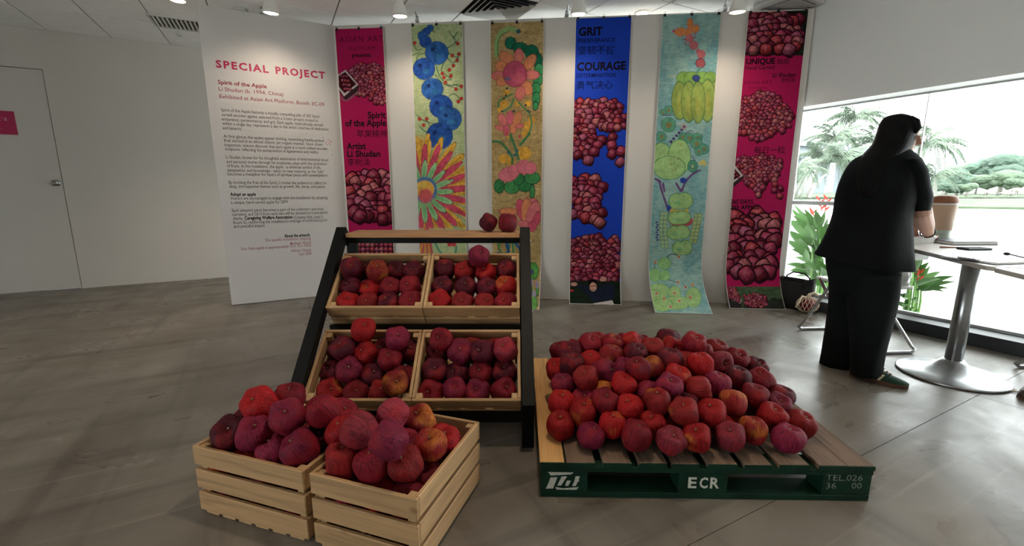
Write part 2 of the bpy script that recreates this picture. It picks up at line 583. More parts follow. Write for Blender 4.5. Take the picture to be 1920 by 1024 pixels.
struct(dr, 'flush white door with crimson sign and round steel knob', 'door')
k = to_room(on_plane(103, 343, RY * (DOOR_Y - 0.04), RY))
kb = MB()
R90 = Matrix.Rotation(math.pi / 2, 3, 'X')
prof = [(0.0, 0.0), (0.034, 0.0), (0.034, 0.008), (0.016, 0.012), (0.015, 0.03), (0.026, 0.038), (0.031, 0.05), (0.028, 0.062), (0.018, 0.068), (0.0, 0.069)]
mbk = MB().lathe(prof, 20)
mbk.v = [R90 @ v + Vector((k.x, DOOR_Y + 0.004, k.z)) for v in mbk.v]
room('door_knob', mbk, 'steel', dr)
s1 = to_room(on_plane(34, 253, RY * DOOR_Y, RY))
s0 = to_room(on_plane(26, 209, RY * DOOR_Y, RY))
room('door_sign', MB().box((s1.x - 0.42, DOOR_Y - 0.002, s1.z), (s1.x, DOOR_Y + 0.004, s0.z)), 'sign', dr)
def flat_text(s, fn, x0, z0, width, cap, bold=0.0, spacing=1.0, mbx=None):
    vs, fs, w = text_mesh(s, bold, spacing)
    mbx = mbx or MB()
    mbx.add([fn(x0 + vx * width / w, z0 + vy * cap / 0.7) for vx, vy in vs], fs)
    return mbx
sgn = lambda x, z: (x, DOOR_Y - 0.0035, z)
t = flat_text("ER'S", sgn, s1.x - 0.165, s1.z + 0.135, 0.105, 0.028, spacing=1.3)
flat_text("E", sgn, s1.x - 0.165, s1.z + 0.09, 0.02, 0.028, mbx=t)
t.box((s1.x - 0.25, DOOR_Y - 0.004, s1.z + 0.052), (s1.x - 0.12, DOOR_Y - 0.0025, s1.z + 0.056))
room('door_sign_lettering', t, 'white_ink', dr)

# far left and rear walls (out of view), with windows added to bring in daylight
def portal(loc, sx, sy, rz):
    po = bpy.data.lights.new('window_portal', 'AREA')
    po.shape = 'RECTANGLE'
    po.size, po.size_y = sx, sy
    po.cycles.is_portal = True
    q = link('window_portal', po)
    q.location = loc
    q.rotation_euler = (Matrix.Rotation(rz, 3, 'Z') @ Matrix.Rotation(math.pi / 2, 3, 'X')).to_euler()
RWX, RWZ = (-5.4, -5.0), (0.1, 2.2)
FWY, FWZ = (-1.0, 1.7), (0.1, 2.4)
wq = MB().box((X0 - 0.15, Y0 - 0.15, 0), (WIN_X + 0.25, Y0, RWZ[0])).box((X0 - 0.15, Y0 - 0.15, RWZ[1]), (WIN_X + 0.25, Y0, CEIL_Z)).box((X0 - 0.15, Y0 - 0.15, RWZ[0]), (RWX[0], Y0, RWZ[1])).box((RWX[1], Y0 - 0.15, RWZ[0]), (WIN_X + 0.25, Y0, RWZ[1]))
struct(room('wall_rear', wq, 'wall'), 'white wall behind the viewer with an added unseen window', 'wall')
wq = MB().box((X0 - 0.15, Y0, 0), (X0, DOOR_Y + 0.15, FWZ[0])).box((X0 - 0.15, Y0, FWZ[1]), (X0, DOOR_Y + 0.15, CEIL_Z)).box((X0 - 0.15, Y0, FWZ[0]), (X0, FWY[0], FWZ[1])).box((X0 - 0.15, FWY[1], FWZ[0]), (X0, DOOR_Y + 0.15, FWZ[1]))
struct(room('wall_far', wq, 'wall'), 'white wall closing the far end of the room with an added unseen window', 'wall')
w5 = struct(room('window_5', MB().box((RWX[0], Y0 - 0.08, RWZ[0]), (RWX[1], Y0 - 0.07, RWZ[1])), 'glass'), 'added unseen window in the wall behind the viewer', 'window')  # added daylight opening, out of view
w6 = struct(room('window_6', MB().box((X0 - 0.08, FWY[0], FWZ[0]), (X0 - 0.07, FWY[1], FWZ[1])), 'glass'), 'added unseen window in the far end wall', 'window')  # unseen glazing added to brighten the walls and ceiling
room('window_frame', MB().box((RWX[0], Y0 - 0.1, RWZ[0]), (RWX[1], Y0 - 0.05, RWZ[0] + 0.04)).box((RWX[0], Y0 - 0.1, RWZ[1] - 0.04), (RWX[1], Y0 - 0.05, RWZ[1])), 'frame', w5)
room('window_frame', MB().box((X0 - 0.1, FWY[0], FWZ[0]), (X0 - 0.05, FWY[1], FWZ[0] + 0.04)).box((X0 - 0.1, FWY[0], FWZ[1] - 0.04), (X0 - 0.05, FWY[1], FWZ[1])), 'frame', w6)
portal(from_room(sum(RWX) / 2, Y0 - 0.03, sum(RWZ) / 2), RWX[1] - RWX[0], RWZ[1] - RWZ[0], ROOM_ROT)
portal(from_room(X0 - 0.03, sum(FWY) / 2, sum(FWZ) / 2), FWY[1] - FWY[0], FWZ[1] - FWZ[0], ROOM_ROT - math.pi / 2)
gp = room('grounds', MB().box((-60, -60, -0.5), (X0 - 0.2, 60, -0.25)).box((X0 - 0.2, -60, -0.5), (WIN_X + 0.26, Y0 - 0.2, -0.25)), 'paving')
struct(gp, 'pale paving around the building', 'ground')

# window wall
WB, WT, WD = 0.095, 1.835, 0.21
WY = [2.71, 1.71, 0.2, -1.9, -4.2]
wr = room('wall_right', MB().box((WIN_X, Y0, WT), (WIN_X + 0.26, 2.715, CEIL_Z)).box((WIN_X, 2.715, 0), (WIN_X + 0.26, 3.1, CEIL_Z)).box((WIN_X, 5.0, 0), (WIN_X + 0.26, DOOR_Y, CEIL_Z)).box((WIN_X, 3.1, 2.5), (WIN_X + 0.26, 5.0, CEIL_Z)).box((WIN_X, 3.1, 0), (WIN_X + 0.26, 5.0, 0.1)).box((WIN_X, Y0, 0), (WIN_X + 0.26, -4.2, WT)), 'wallgrey')
struct(wr, 'grey white wall above and beside the picture window', 'wall')
kr = room('trim_1', MB().bbox((WIN_X, -4.2, 0), (WIN_X + 0.26, 2.71, WB), 0.004), 'kerb')
struct(kr, 'low black kerb under the picture window', 'trim')
for i in range(4):
    ya, yb = WY[i + 1], WY[i]
    w = room('window_%d' % (i + 1), MB().box((WIN_X + WD, ya + 0.004, WB), (WIN_X + WD + 0.012, yb - 0.004, WT)), 'glass')
    struct(w, ['tall window pane crossed by a grey rail beside the last banner', 'wide window pane behind the table', 'window pane right of the table', 'last window pane at the rear'][i], 'window')
    fr = MB().box((WIN_X + WD - 0.01, ya, WT - 0.012), (WIN_X + WD + 0.03, yb, WT)).box((WIN_X + WD - 0.02, ya, WB), (WIN_X + WD + 0.03, yb, WB + 0.02))
    if i == 0:
        fr.box((WIN_X + WD - 0.03, yb - 0.05, WB), (WIN_X + WD + 0.03, yb, WT))
    room('window_frame', fr, 'frame', w)
    room('mullion', MB().box((WIN_X + WD - 0.008, ya - 0.003, WB), (WIN_X + WD + 0.014, ya + 0.003, WT)), 'lampwhite', w)
    if i == 0:
        room('window_rail', MB().bbox((WIN_X + WD - 0.025, ya, 0.955), (WIN_X + WD + 0.025, yb, 0.99), 0.004), 'frame', w)
w7 = struct(room('window_7', MB().box((WIN_X + 0.2, 3.1, 0.1), (WIN_X + 0.212, 5.0, 2.5)), 'glass'), 'window behind the banner partition', 'window')
room('window_frame', MB().box((WIN_X + 0.17, 3.1, 0.1), (WIN_X + 0.23, 5.0, 0.14)).box((WIN_X + 0.17, 3.1, 2.46), (WIN_X + 0.23, 5.0, 2.5)), 'frame', w7)
portal(from_room(WIN_X + 0.15, 4.05, 1.3), 1.9, 2.4, ROOM_ROT + math.pi / 2)
portal(from_room(WIN_X + WD - 0.05, -0.75, 0.97), 6.9, 1.72, ROOM_ROT + math.pi / 2)

# ceiling of square tiles in a bar grid
TX, TY = 0.515, 0.54
ce = room('ceiling', MB().box((X0, Y0, CEIL_Z), (WIN_X + 0.26, DOOR_Y + 0.15, CEIL_Z + 0.15)), 'tbar')
struct(ce, 'white suspended tile ceiling', 'ceiling')
gx = [-1.93 + TX * i for i in range(-7, 13)]
gy = [6.38 - TY * i for i in range(-1, 14)]
skip = {}
def tile_ix(x, y):
    return int(math.floor((x + 1.93) / TX)), int(math.floor((6.38 - y) / TY))
DIFF = (1.94, 3.96)
tile_me = MB().bbox((-TX / 2 + 0.006, -TY / 2 + 0.006, -0.012), (TX / 2 - 0.006, TY / 2 - 0.006, 0.0), 0.003).mesh('ceiling_tile', 'tile')
for x in gx:
    for y in gy:
        if x > WIN_X - 0.03 or y - TY > DOOR_Y - 0.02 or (abs(x + TX / 2 - DIFF[0]) < 0.2 and abs(y - TY / 2 - DIFF[1]) < 0.2):
            continue
        if x + TX > WIN_X - 0.004 or y > DOOR_Y - 0.004:   # cut tiles along the edges
            xa, xb = x, min(x + TX, WIN_X - 0.002)
            ya, yb = y - TY, min(y, DOOR_Y - 0.002)
            o = MB().bbox((xa + 0.006, ya + 0.006, CEIL_Z - 0.012), (xb - 0.004, yb - 0.004, CEIL_Z), 0.003).build('ceiling_tile', 'tile', ce)
            continue
        o = link('ceiling_tile', tile_me, ce)
        o.location = (x + TX / 2, y - TY / 2, CEIL_Z)
zc = CEIL_Z - 0.012
# slot grille near the door wall
g = thing('air_grille', 'white slotted air grille in the ceiling left of the text panel', 'air vent', from_room(-0.62, 5.73, zc), (0, 0, ROOM_ROT))
MB().box((-0.28, -0.17, -0.004), (0.3, 0.17, -0.001)).build('shade_plate', 'dark', g)  # flat dark plate, the shade of the duct put into its colour
MB().box((-0.29, -0.18, -0.016), (0.31, -0.155, 0)).box((-0.29, 0.155, -0.016), (0.31, 0.18, 0)).box((-0.29, -0.155, -0.016), (-0.27, 0.155, 0)).box((0.29, -0.155, -0.016), (0.31, 0.155, 0)).build('frame', 'vent', g)
sl = MB().box((-0.004, -0.155, -0.024), (0.004, 0.155, -0.004), Matrix.Rotation(0.5, 3, 'Y')).mesh('slat', 'vent')
for i in range(15):
    o = link('slat', sl, g)
    o.location = (-0.245 + i * 0.036, 0, 0)
# four-way diffuser
g = thing('ceiling_diffuser', 'square four-way air diffuser in the ceiling above the lotus banner', 'air vent', from_room(DIFF[0], DIFF[1], zc), (0, 0, ROOM_ROT))
MB().box((-0.26, -0.27, 0.004), (0.26, 0.27, 0.01)).build('shade_plate', 'dark', g)  # backing plate coloured as the shade between the louvres
for i in range(5):
    a = 0.25 - i * 0.05
    b = a - 0.038
    zt, zb_ = 0.002 + i * 0.001, -0.014
    vs, fs = [], []
    for (r, z) in ((a, zb_), (b, zt + 0.006), (b - 0.004, zt + 0.006), (a - 0.004, zb_)):
        vs += [(-r, -r, z), (r, -r, z), (r, r, z), (-r, r, z)]
    for k2 in range(3):
        for q in range(4):
            fs.append((k2 * 4 + q, k2 * 4 + (q + 1) % 4, k2 * 4 + 4 + (q + 1) % 4, k2 * 4 + 4 + q))
    MB().add(vs, fs).build('louvre', 'vent', g)
# cassette at the right end
pa = to_room(at(1478, 6, CEIL_Z - 0.03))
g = thing('air_conditioner', 'white ceiling cassette air conditioner above the last magenta banner', 'air conditioner', from_room(pa.x, pa.y, CEIL_Z - 0.012), (0, 0, ROOM_ROT))
MB().bbox((-0.2, -0.2, -0.05), (0.2, 0.2, 0.0), 0.012).build('casing', 'vent', g)
MB().box((-0.15, -0.15, -0.054), (0.15, 0.15, -0.05)).build('shade_plate', 'dark', g)  # dark plate on the casing, painted as a shaded intake
sl = MB().box((-0.15, -0.004, -0.06), (0.15, 0.004, -0.052)).mesh('slat', 'vent')
for i in range(18):
    o = link('slat', sl, g)
    o.location = (0, -0.145 + i * 0.017, 0)
# smoke detector
for (px, py, lab) in ((452, 17, 'white smoke detector on the ceiling above the text panel'), (337, 62, 'small flat white sensor on the ceiling by the slotted grille')):
    p = at(px, py, zc)
    rr = 0.06 if px > 400 else 0.035
    g = thing('smoke_detector', lab, 'detector', p)
    MB().lathe([(0, 0), (rr, 0), (rr, -0.012), (rr * 0.8, -0.025), (rr * 0.5, -0.03), (0, -0.03)], 20).build('housing', 'vent', g)
    MB().lathe([(0, -0.03), (rr * 0.25, -0.03), (rr * 0.22, -0.034), (0, -0.034)], 12).build('sensor', 'tbar', g)
# recessed downlights, and unseen ones added to light the room
downs = [(at(333, 0, zc), 'lit recessed downlight in the ceiling beside the slotted grille'), (at(1205, 24, zc), 'lit recessed downlight in the ceiling behind the partition')]
for rx, ry in ((-2.2, 3.0), (-2.2, 0.4), (0.8, 1.2), (0.8, -1.8), (2.8, -0.6)):  # lamps outside the view, added to fill the room with light
    downs.append((from_room(rx, ry, zc), None))
for p, lab in downs:
    g = thing('downlight', lab or 'added unseen downlight in the ceiling over the viewer', 'light', p, group='recessed downlights')
    MB().lathe([(0.075, 0.0), (0.075, -0.006), (0.06, -0.008), (0.055, 0.0)], 24, caps=False).build('trim_ring', 'lampwhite', g)
    MB().lathe([(0, -0.002), (0.057, -0.002), (0.057, -0.004), (0, -0.004)], 24).build('lens', 'lampglow', g)
    l = bpy.data.lights.new('downlight_beam', 'SPOT')
    l.energy = DOWN_W
    l.color = (1.0, 0.78, 0.55)
    l.spot_size = math.radians(110)
    l.spot_blend = 0.8
    l.shadow_soft_size = 0.05
    lo = link('downlight_beam', l, g)
    lo.location = (0, 0, -0.02)

# partition for the banners, text panel
pw = MB().box((-2.03, 0, 0), (2.315, 0.08, 2.635)).build('wall_partition', 'wall')
pw.location = PB
setrot(pw, BAN_ROT)
struct(pw, 'white exhibition partition hung with six banners', 'wall')
PL = 1.10
pn = thing('text_panel', 'tall white exhibition panel headed SPECIAL PROJECT with printed text', 'panel', PP0, (0, 0, ROOM_ROT))
MB().bbox((0, 0, 0.004), (PL, 0.04, 2.655), 0.002).build('board', 'panel', pn)
def pan(x, y):
    P = on_plane(x, y, PP0 + RY * 0.0, RY) - PP0
    return P.dot(RX), P.z
def panel_line(mbx, s, x0, y0, x1, cap, bold=0.0, spacing=1.0):
    a0, z0 = pan(x0, y0)
    # right end on the same height
    d = ray(x1, y0)
    a1 = pan(x1, y0 + (355 - y0) * (x1 - x0) / (2540 - x0))[0]
    sc = abs(pan(x0, y0 - cap / 2)[1] - pan(x0, y0 + cap / 2)[1])
    flat_text(s, lambda x, z: (x, -0.0012, z), a0, z0 - sc / 2, a1 - a0, sc, bold, spacing, mbx)
def pline(name, m, *a):
    q = MB()
    panel_line(q, *a)
    q.build(name, m, pn)
pline('heading', 'ink_crim', 'SPECIAL', 404.4, 119.3, 503.5, 13.6, 0.035, 1.25)
pline('heading', 'ink_crim', 'PROJECT', 516.5, 131.4, 609.5, 13.0, 0.035, 1.25)
pline('subheading', 'ink_crim2', 'Spirit of the Apple', 408.3, 153.5, 500, 7.4, 0.022)
pline('subheading', 'ink_crim2', 'Li Shudan (b. 1994, China)', 409.7, 166.2, 531.4, 7.4)
pline('subheading', 'ink_crim2', 'Exhibited at Asian Art Platform, Booth 3C-09', 411.6, 180.2, 608, 7.4)
for s, x0, y0, x1, bo in (
    ('Spirit of the Apple features a visually compelling pile of 365 hand-', 414.2, 205.6, 599.7, 0), ('carved wooden apples, selected from a 2-year project rooted in', 415.2, 214.4, 595.8, 0),
    ('endurance, perseverance, and grit. Each apple, meticulously carved', 415.7, 222.8, 605, 0), ('within a single day, represents a day in the artist\'s journey of dedication', 416.7, 231, 616, 0),
    ('and tenacity.', 417.5, 239.4, 454, 0),
    ('At first glance, the apples appear inviting, resembling freshly-picked', 419, 255, 607, 0), ('fruit stacked in an almost chaotic yet organic manner. Upon closer', 420, 262.9, 605.6, 0),
    ('inspection, visitors discover that each apple is a hand-crafted wooden', 421, 271.3, 614, 0), ('sculpture, reflecting the juxtaposition of appearance and reality.', 422, 279, 597.4, 0),
    ('Li Shudan, known for his thoughtful exploration of environmental issues', 423.6, 294.3, 615.6, 0), ('and personal stories through his sculptures, plays with the symbolism', 424.6, 302.7, 612.7, 0),
    ('of fruits. In this installation, the apple - a universal symbol of life,', 425.5, 310.5, 602, 0), ('temptation, and knowledge - takes on new meaning, as the "pile"', 426, 318.7, 607.4, 0),
    ('becomes a metaphor for layers of spiritual peace and contemplation.', 427, 326, 616, 0),
    ('By invoking the fruit of the Spirit, Li invites the audience to reflect on', 428.7, 341.8, 611.7, 0), ('deep, introspective themes such as growth, life, decay, and peace.', 429.6, 349.2, 609.7, 0),
    ('Visitors are encouraged to engage with the installation by adopting', 432, 371.6, 614, 0), ('a unique, hand-carved apple for S$99', 433, 379.5, 539.4, 0),
    ("Each adopted piece becomes a part of the collector's personal", 435, 394.5, 606, 0), ('narrative, and S$10 from each sale will be donated to a wonderful', 436, 402, 613.6, 0),
    ('charity,', 436.5, 409.5, 455.5, 0), ('(Creative Hub, Level 3,', 550.5, 407.6, 606.4, 0), ("Room E), reinforcing the installation's message of communal good", 437.5, 417.3, 612.7, 0),
    ('and peaceful impact.', 438.2, 424.4, 497.4, 0)):
    pline('body_text', 'ink_grey', s, x0, y0, x1, 6.0, 0.004)
for s, x0, y0, x1 in (('Adopt an apple', 431.6, 364.2, 479.8), ('Caregiving Welfare Association', 458.5, 408.9, 548.5), ('About the artwork', 533, 442.3, 581.4)):
    pline('bold_text', 'ink', s, x0, y0, x1, 6.2, 0.025)
for s, x0, y0, x1 in (('Site-specific installation, ongoing', 497.4, 450.3, 582.4), ('Medium: Wood', 544, 456.5, 582.6), ('Size: Each apple is approximately 10 x 10 x 10cm', 451.5, 466.5, 583), ('Edition: Unique', 546, 470.2, 583.4), ('Year: 2024', 559, 476.4, 584)):
    pline('artwork_details', 'ink_rose', s, x0, y0, x1, 5.6, 0.002)
L6 = MB()
for (x, y) in ((615, 262), (618, 264), (612, 267), (616, 268), (620, 267), (610, 270), (614, 271), (619, 271), (621, 265), (470, 245), (535, 248), (575, 251), (590, 256), (606, 258), (543, 287), (578, 290), (622, 290), (561, 256)):
    a, z = pan(x, y)
    rr = 0.0045 if x > 605 else 0.003
    L6.prism([(a + rr * math.cos(q), z + rr * math.sin(q)) for q in [k * math.pi / 3 for k in range(6)]], 0, 1, lambda x_, z_, t_: (x_, -0.0006 - 0.0006 * t_, z_))
L6.build('red_dots', 'ink_crim', pn)

# ------------------------------------------------------------------ clamp-on picture lights
lamps = [(508, 22, 493, 26, 470, -8, 'white clamp-on spotlight over the text panel'), (750, 28, 783, 46, 765, -6, 'white clamp-on spotlight between the first magenta and the blueberry banner'),
         (1085, 24, 1062, 36, 1075, -12, 'white clamp-on spotlight over the blue banner'), (1383, 20, 1358, 18, 1378, -10, 'white clamp-on spotlight by the last magenta banner')]
for (lx, ly, cx, cy, mx_, my_, lab) in lamps:
    if lx < 600:
        cl = on_plane(cx, cy, PP0, RY) + Vector((0, 0, -0.0))
        cl = Vector((cl.x, cl.y, 2.655))
        Yl = 3.95
        aim = PP0 + RX * 0.5 + Vector((0, 0, 1.5))
    else:
        cl = on_plane(cx, cy, PB, NB)
        cl = Vector((cl.x, cl.y, 2.635))
        Yl = cl.y - 0.5
        aim = cl + Vector((0.0, 0.1, -1.6))
    base = at_y(lx, ly, Yl)
    g = thing('spotlight', lab, 'lamp', cl, group='clamp-on picture lights')
    b = base - cl
    ax = (aim - base).normalized()
    ax = Vector((ax.x * 0.25, ax.y * 0.25, ax.z)).normalized()
    q = Vector((0, 0, -1)).rotation_difference(ax).to_matrix()
    def put(mb_):
        mb_.v = [q @ v + b for v in mb_.v]
        return mb_
    put(MB().lathe([(0, 0.2), (0.026, 0.2), (0.03, 0.12), (0.034, 0.09), (0.05, 0.055), (0.062, 0.012), (0.064, -0.012), (0.058, -0.012), (0.055, -0.004), (0, -0.003)], 24)).build('shade', 'lampwhite', g)
    put(MB().lathe([(0, -0.006), (0.055, -0.006), (0.05, -0.013), (0.03, -0.018), (0, -0.02)], 20)).build('bulb', 'lampglow', g)
    top = b + q @ Vector((0, 0, 0.2))
    m2 = top * 0.45 + Vector((0, 0, 0.13))
    MB().tube([Vector((0, 0, 0.03)), m2 * 0.6 + Vector((0, 0, 0.03)), (top + m2) / 2 + Vector((0, 0, 0.04)), top], 0.007, 8).build('arm', 'chrome', g)
    MB().bbox((-0.018, -0.03, 0.0), (0.018, 0.09, 0.022), 0.003).tube([(0, -0.012, 0.01), (0, -0.012, 0.05)], 0.014, 10).build('clamp', 'chrome', g)
    l = bpy.data.lights.new('spot_beam', 'SPOT')
    l.energy = SPOT_W
    l.color = (1.0, 0.84, 0.66)
    l.spot_size = math.radians(125)
    l.spot_blend = 1.0
    l.shadow_soft_size = 0.05
    lo = link('spot_beam', l, g)
    lo.location = b + q @ Vector((0, 0, -0.03))
    lo.rotation_euler = Vector((0, 0, -1)).rotation_difference((aim - base).normalized()).to_euler()

# ================================================================== OUTSIDE THE WINDOW
tr = room('terrace', MB().box((WIN_X + 0.26, -60, -0.35), (WIN_X + 24, 30, -0.02)), 'paving')
struct(tr, 'pale terrace paving outside the window', 'ground')
wa = room('lagoon', MB().box((WIN_X + 24, -400, -1.2), (700, 500, -0.45)), 'water')
struct(wa, 'bright lagoon water beyond the terrace', 'water')
def bank(name, pts, z0, z1, m, lab, cat='grass'):
    o = MB().prism([(p.x, p.y) for p in pts], z0, z1).build(name, m)
    struct(o, lab, cat)
    return o
def gy_(x, Y):
    d = ray(x, 360)
    return Vector((d.x / d.y * Y, Y, 0))
bank('grass_bank', [gy_(1790, 37), gy_(1990, 34), gy_(1990, 62), gy_(1780, 62)], -0.5, -0.28, 'grass', 'low grassy spit across the lagoon')
bank('far_shore', [gy_(1400, 70), gy_(2100, 78), gy_(2100, 300), gy_(1400, 300)], -0.5, -0.15, 'grass', 'grassy far shore under the palms')

def leaf_strip(mb_, path, widths, up=Vector((0, 0, 1)), fold=0.25):
    path = [Vector(p) for p in path]
    rows = []
    for i, p in enumerate(path):
        t = (path[min(i + 1, len(path) - 1)] - path[max(i - 1, 0)]).normalized()
        sd = t.cross(up)
        sd = sd.normalized() if sd.length > 1e-6 else Vector((1, 0, 0))
        nn = sd.cross(t).normalized()
        w = widths[i]
        rows.append([p - sd * w + nn * w * fold, p, p + sd * w + nn * w * fold])
    vs = [q for r in rows for q in r]
    fs = []
    for i in range(len(rows) - 1):
        for j in range(2):
            fs.append((i * 3 + j, i * 3 + j + 1, i * 3 + j + 4, i * 3 + j + 3))
    mb_.add(vs, fs, True)

def frond_mesh(L, droop, rs):
    rr = random.Random(rs)
    mb_ = MB()
    pts = []
    for i in range(13):
        u = i / 12
        pts.append(Vector((L * u * (1 - 0.12 * droop * u), 0, L * (0.42 * u - (0.45 + 0.6 * droop) * u * u))))
    mb_.tube(pts, [0.05 * (1 - 0.8 * i / 12) for i in range(13)], 5)
    for i in range(1, 13):
        for h in (0, 0.5):
            u = min(1.0, (i + h) / 12)
            k_ = min(11, int(u * 12))
            p = pts[k_].lerp(pts[k_ + 1], u * 12 - k_)
            ln = L * 0.3 * math.sin(math.pi * min(0.97, 0.12 + 0.86 * u)) + 0.15
            for sg in (-1, 1):
                tip = p + Vector((ln * 0.45, sg * ln * 0.6, -ln * (0.55 + 0.35 * rr.random())))
                mid = (p + tip) / 2 + Vector((0, sg * 0.1 * ln, 0.12 * ln))
                w = 0.075
                mb_.add([p + Vector((-w, 0, 0)), p + Vector((w, 0, 0)), mid + Vector((w, 0, 0)), mid + Vector((-w, 0, 0)), tip], [(0, 1, 2, 3), (3, 2, 4)])
    return mb_.mesh('frond', 'palmleaf')
FR = [frond_mesh(4.6, d_, i) for i, d_ in enumerate((0.1, 0.45, 0.8, 1.2))]
def palm(px, pcrown, pbase, Y, lean, n, sc_, lab, rs):
    rr = random.Random(rs)
    top = at_y(px, pcrown, Y)
    base = Vector((top.x - lean, Y, -0.16))
    g = thing('palm_tree', lab, 'tree', base, group='palms across the water')
    tp = top - base
    pts = [Vector((tp.x * (u ** 1.5), 0, tp.z * u)) for u in [i / 8 for i in range(9)]]
    MB().tube(pts, [0.26 - 0.13 * i / 8 for i in range(9)], 8).build('trunk', 'trunk', g)
    for i in range(n):
        o = link('frond', FR[i % 4], g)
        o.location = tp
        o.rotation_euler = (rr.uniform(-0.15, 0.15), (-0.55, -0.2, 0.1, 0.35)[i % 4] + rr.uniform(-0.1, 0.1), i * 2.399 + rr.uniform(-0.2, 0.2))
        o.scale = [sc_ * rr.uniform(0.85, 1.1)] * 3
palm(1497, 318, 372, 66, 0.4, 17, 0.9, 'short coconut palm across the water nearest the last banner', 1)
palm(1604, 218, 372, 80, 6.5, 20, 1.0, 'tallest coconut palm across the water above the woman', 2)
palm(1566, 258, 372, 76, 5.5, 20, 1.0, 'leaning coconut palm left of the tallest palm', 3)
palm(1544, 290, 372, 72, 3.0, 19, 0.95, 'coconut palm with a pale leaning trunk behind the red flowers', 4)
palm(1582, 296, 372, 70, 4.5, 19, 0.95, 'low bushy coconut palm beside the woman', 5)
palm(1640, 262, 372, 82, 2.0, 18, 0.95, 'coconut palm partly hidden by the woman', 6)
palm(1737, 268, 374, 62, 0.8, 20, 1.0, 'coconut palm right of the woman', 7)
palm(1754, 330, 376, 58, -0.3, 15, 0.7, 'young coconut palm low at the right of the woman', 8)

def crown_mesh(rs, m):
    rr = random.Random(rs)
    bm = bmesh.new()
    for k_ in range(9):
        a = rr.uniform(0, 6.28)
        r_ = rr.uniform(0.0, 0.62)
        s_ = rr.uniform(0.36, 0.56)
        mt = Matrix.Translation((math.cos(a) * r_, math.sin(a) * r_, rr.uniform(-0.22, 0.3))) @ Matrix.Diagonal((s_, s_, s_ * 0.8, 1))
        bmesh.ops.create_icosphere(bm, subdivisions=3, radius=1.0, matrix=mt)
    for v in bm.verts:
        v.co += Vector((rr.gauss(0, 0.022), rr.gauss(0, 0.022), rr.gauss(0, 0.022)))
    mb_ = MB()
    mb_.frombm(bm)
    return mb_.mesh('crown', m)
CR = [crown_mesh(31, 'tree'), crown_mesh(32, 'tree2'), crown_mesh(33, 'tree')]
trees = [(1478, 330, 30, 110, 2), (1778, 342, 32, 105, 0), (1808, 336, 38, 110, 2), (1835, 330, 36, 120, 1), (1858, 322, 46, 118, 0), (1885, 318, 52, 112, 0), (1915, 318, 48, 108, 2), (1945, 325, 50, 112, 1),
         (1852, 342, 26, 92, 1), (1876, 336, 30, 90, 1), (1900, 345, 26, 88, 1), (1795, 354, 18, 84, 2), (1815, 352, 16, 82, 1), (1770, 352, 16, 84, 0)]
ordn = ['first', 'second', 'third', 'fourth', 'fifth', 'sixth', 'seventh', 'eighth', 'ninth', 'tenth', 'eleventh', 'twelfth', 'thirteenth', 'fourteenth', 'fifteenth', 'sixteenth', 'seventeenth', 'eighteenth', 'nineteenth', 'twentieth']
srt = sorted(trees)
for i, (px, py, r_, Y, v_) in enumerate(srt):
    ctr = at_y(px, py, Y)
    base = Vector((ctr.x, ctr.y, -0.16))
    lab = '%s from the left of the leafy trees on the far shore' % ordn[i]
    g = thing('shore_tree', lab, 'tree', base, group='trees on the far shore')
    R_ = r_ * Y / FPX
    h = ctr.z - base.z
    MB().tube([(0, 0, 0), (0.1, 0, h * 0.5), (0, 0, h)], [0.25, 0.2, 0.12], 7).build('trunk', 'trunk', g)
    o = link('crown', CR[v_], g)
    o.location = (0, 0, h)
    o.scale = (R_, R_, R_ * 0.8)
    o.rotation_euler = (0, 0, i * 1.3)
# towers far behind
for (xa, xb, yt, Y, lab, nf) in ((1776, 1792, 293, 250, 'narrow white tower block at the left of the skyline', 9), (1794, 1812, 283, 280, 'white tower block with balcony bands left of the blue-sided one', 10),
                                 (1814, 1842, 286, 255, 'white slab block with a blue glass end on the skyline', 10), (1856, 1876, 268, 280, 'tallest pale tower block on the skyline', 14)):
    a = at_y(xa, 345, Y)
    b = at_y(xb, 345, Y)
    ht = at_y(xa, yt, Y).z
    g = thing('tower_block', lab, 'building', (a.x, Y, -0.16), group='towers on the skyline')
    w = b.x - a.x
    MB().box((0, 0, 0), (w, 9, ht)).box((w * 0.3, 2, ht), (w * 0.7, 6, ht + 1.4)).build('wall', 'bldg', g)
    fh = ht / nf
    bs = MB().box((0.3, -0.12, 0), (w * 0.72, 0.02, fh * 0.42)).mesh('window_band', 'bldgwin')
    bl = MB().box((0.1, -0.5, 0), (w * 0.76, -0.02, fh * 0.12)).mesh('balcony', 'bldg')
    for i in range(2, nf):
        o = link('window_band', bs, g)
        o.location = (0, 0, fh * (i + 0.3))
        o = link('balcony', bl, g)
        o.location = (0, 0, fh * (i + 0.16))
    MB().box((w * 0.78, -0.1, ht * 0.1), (w - 0.1, 0.02, ht * 0.97)).build('glass_end', 'bldgwin', g)
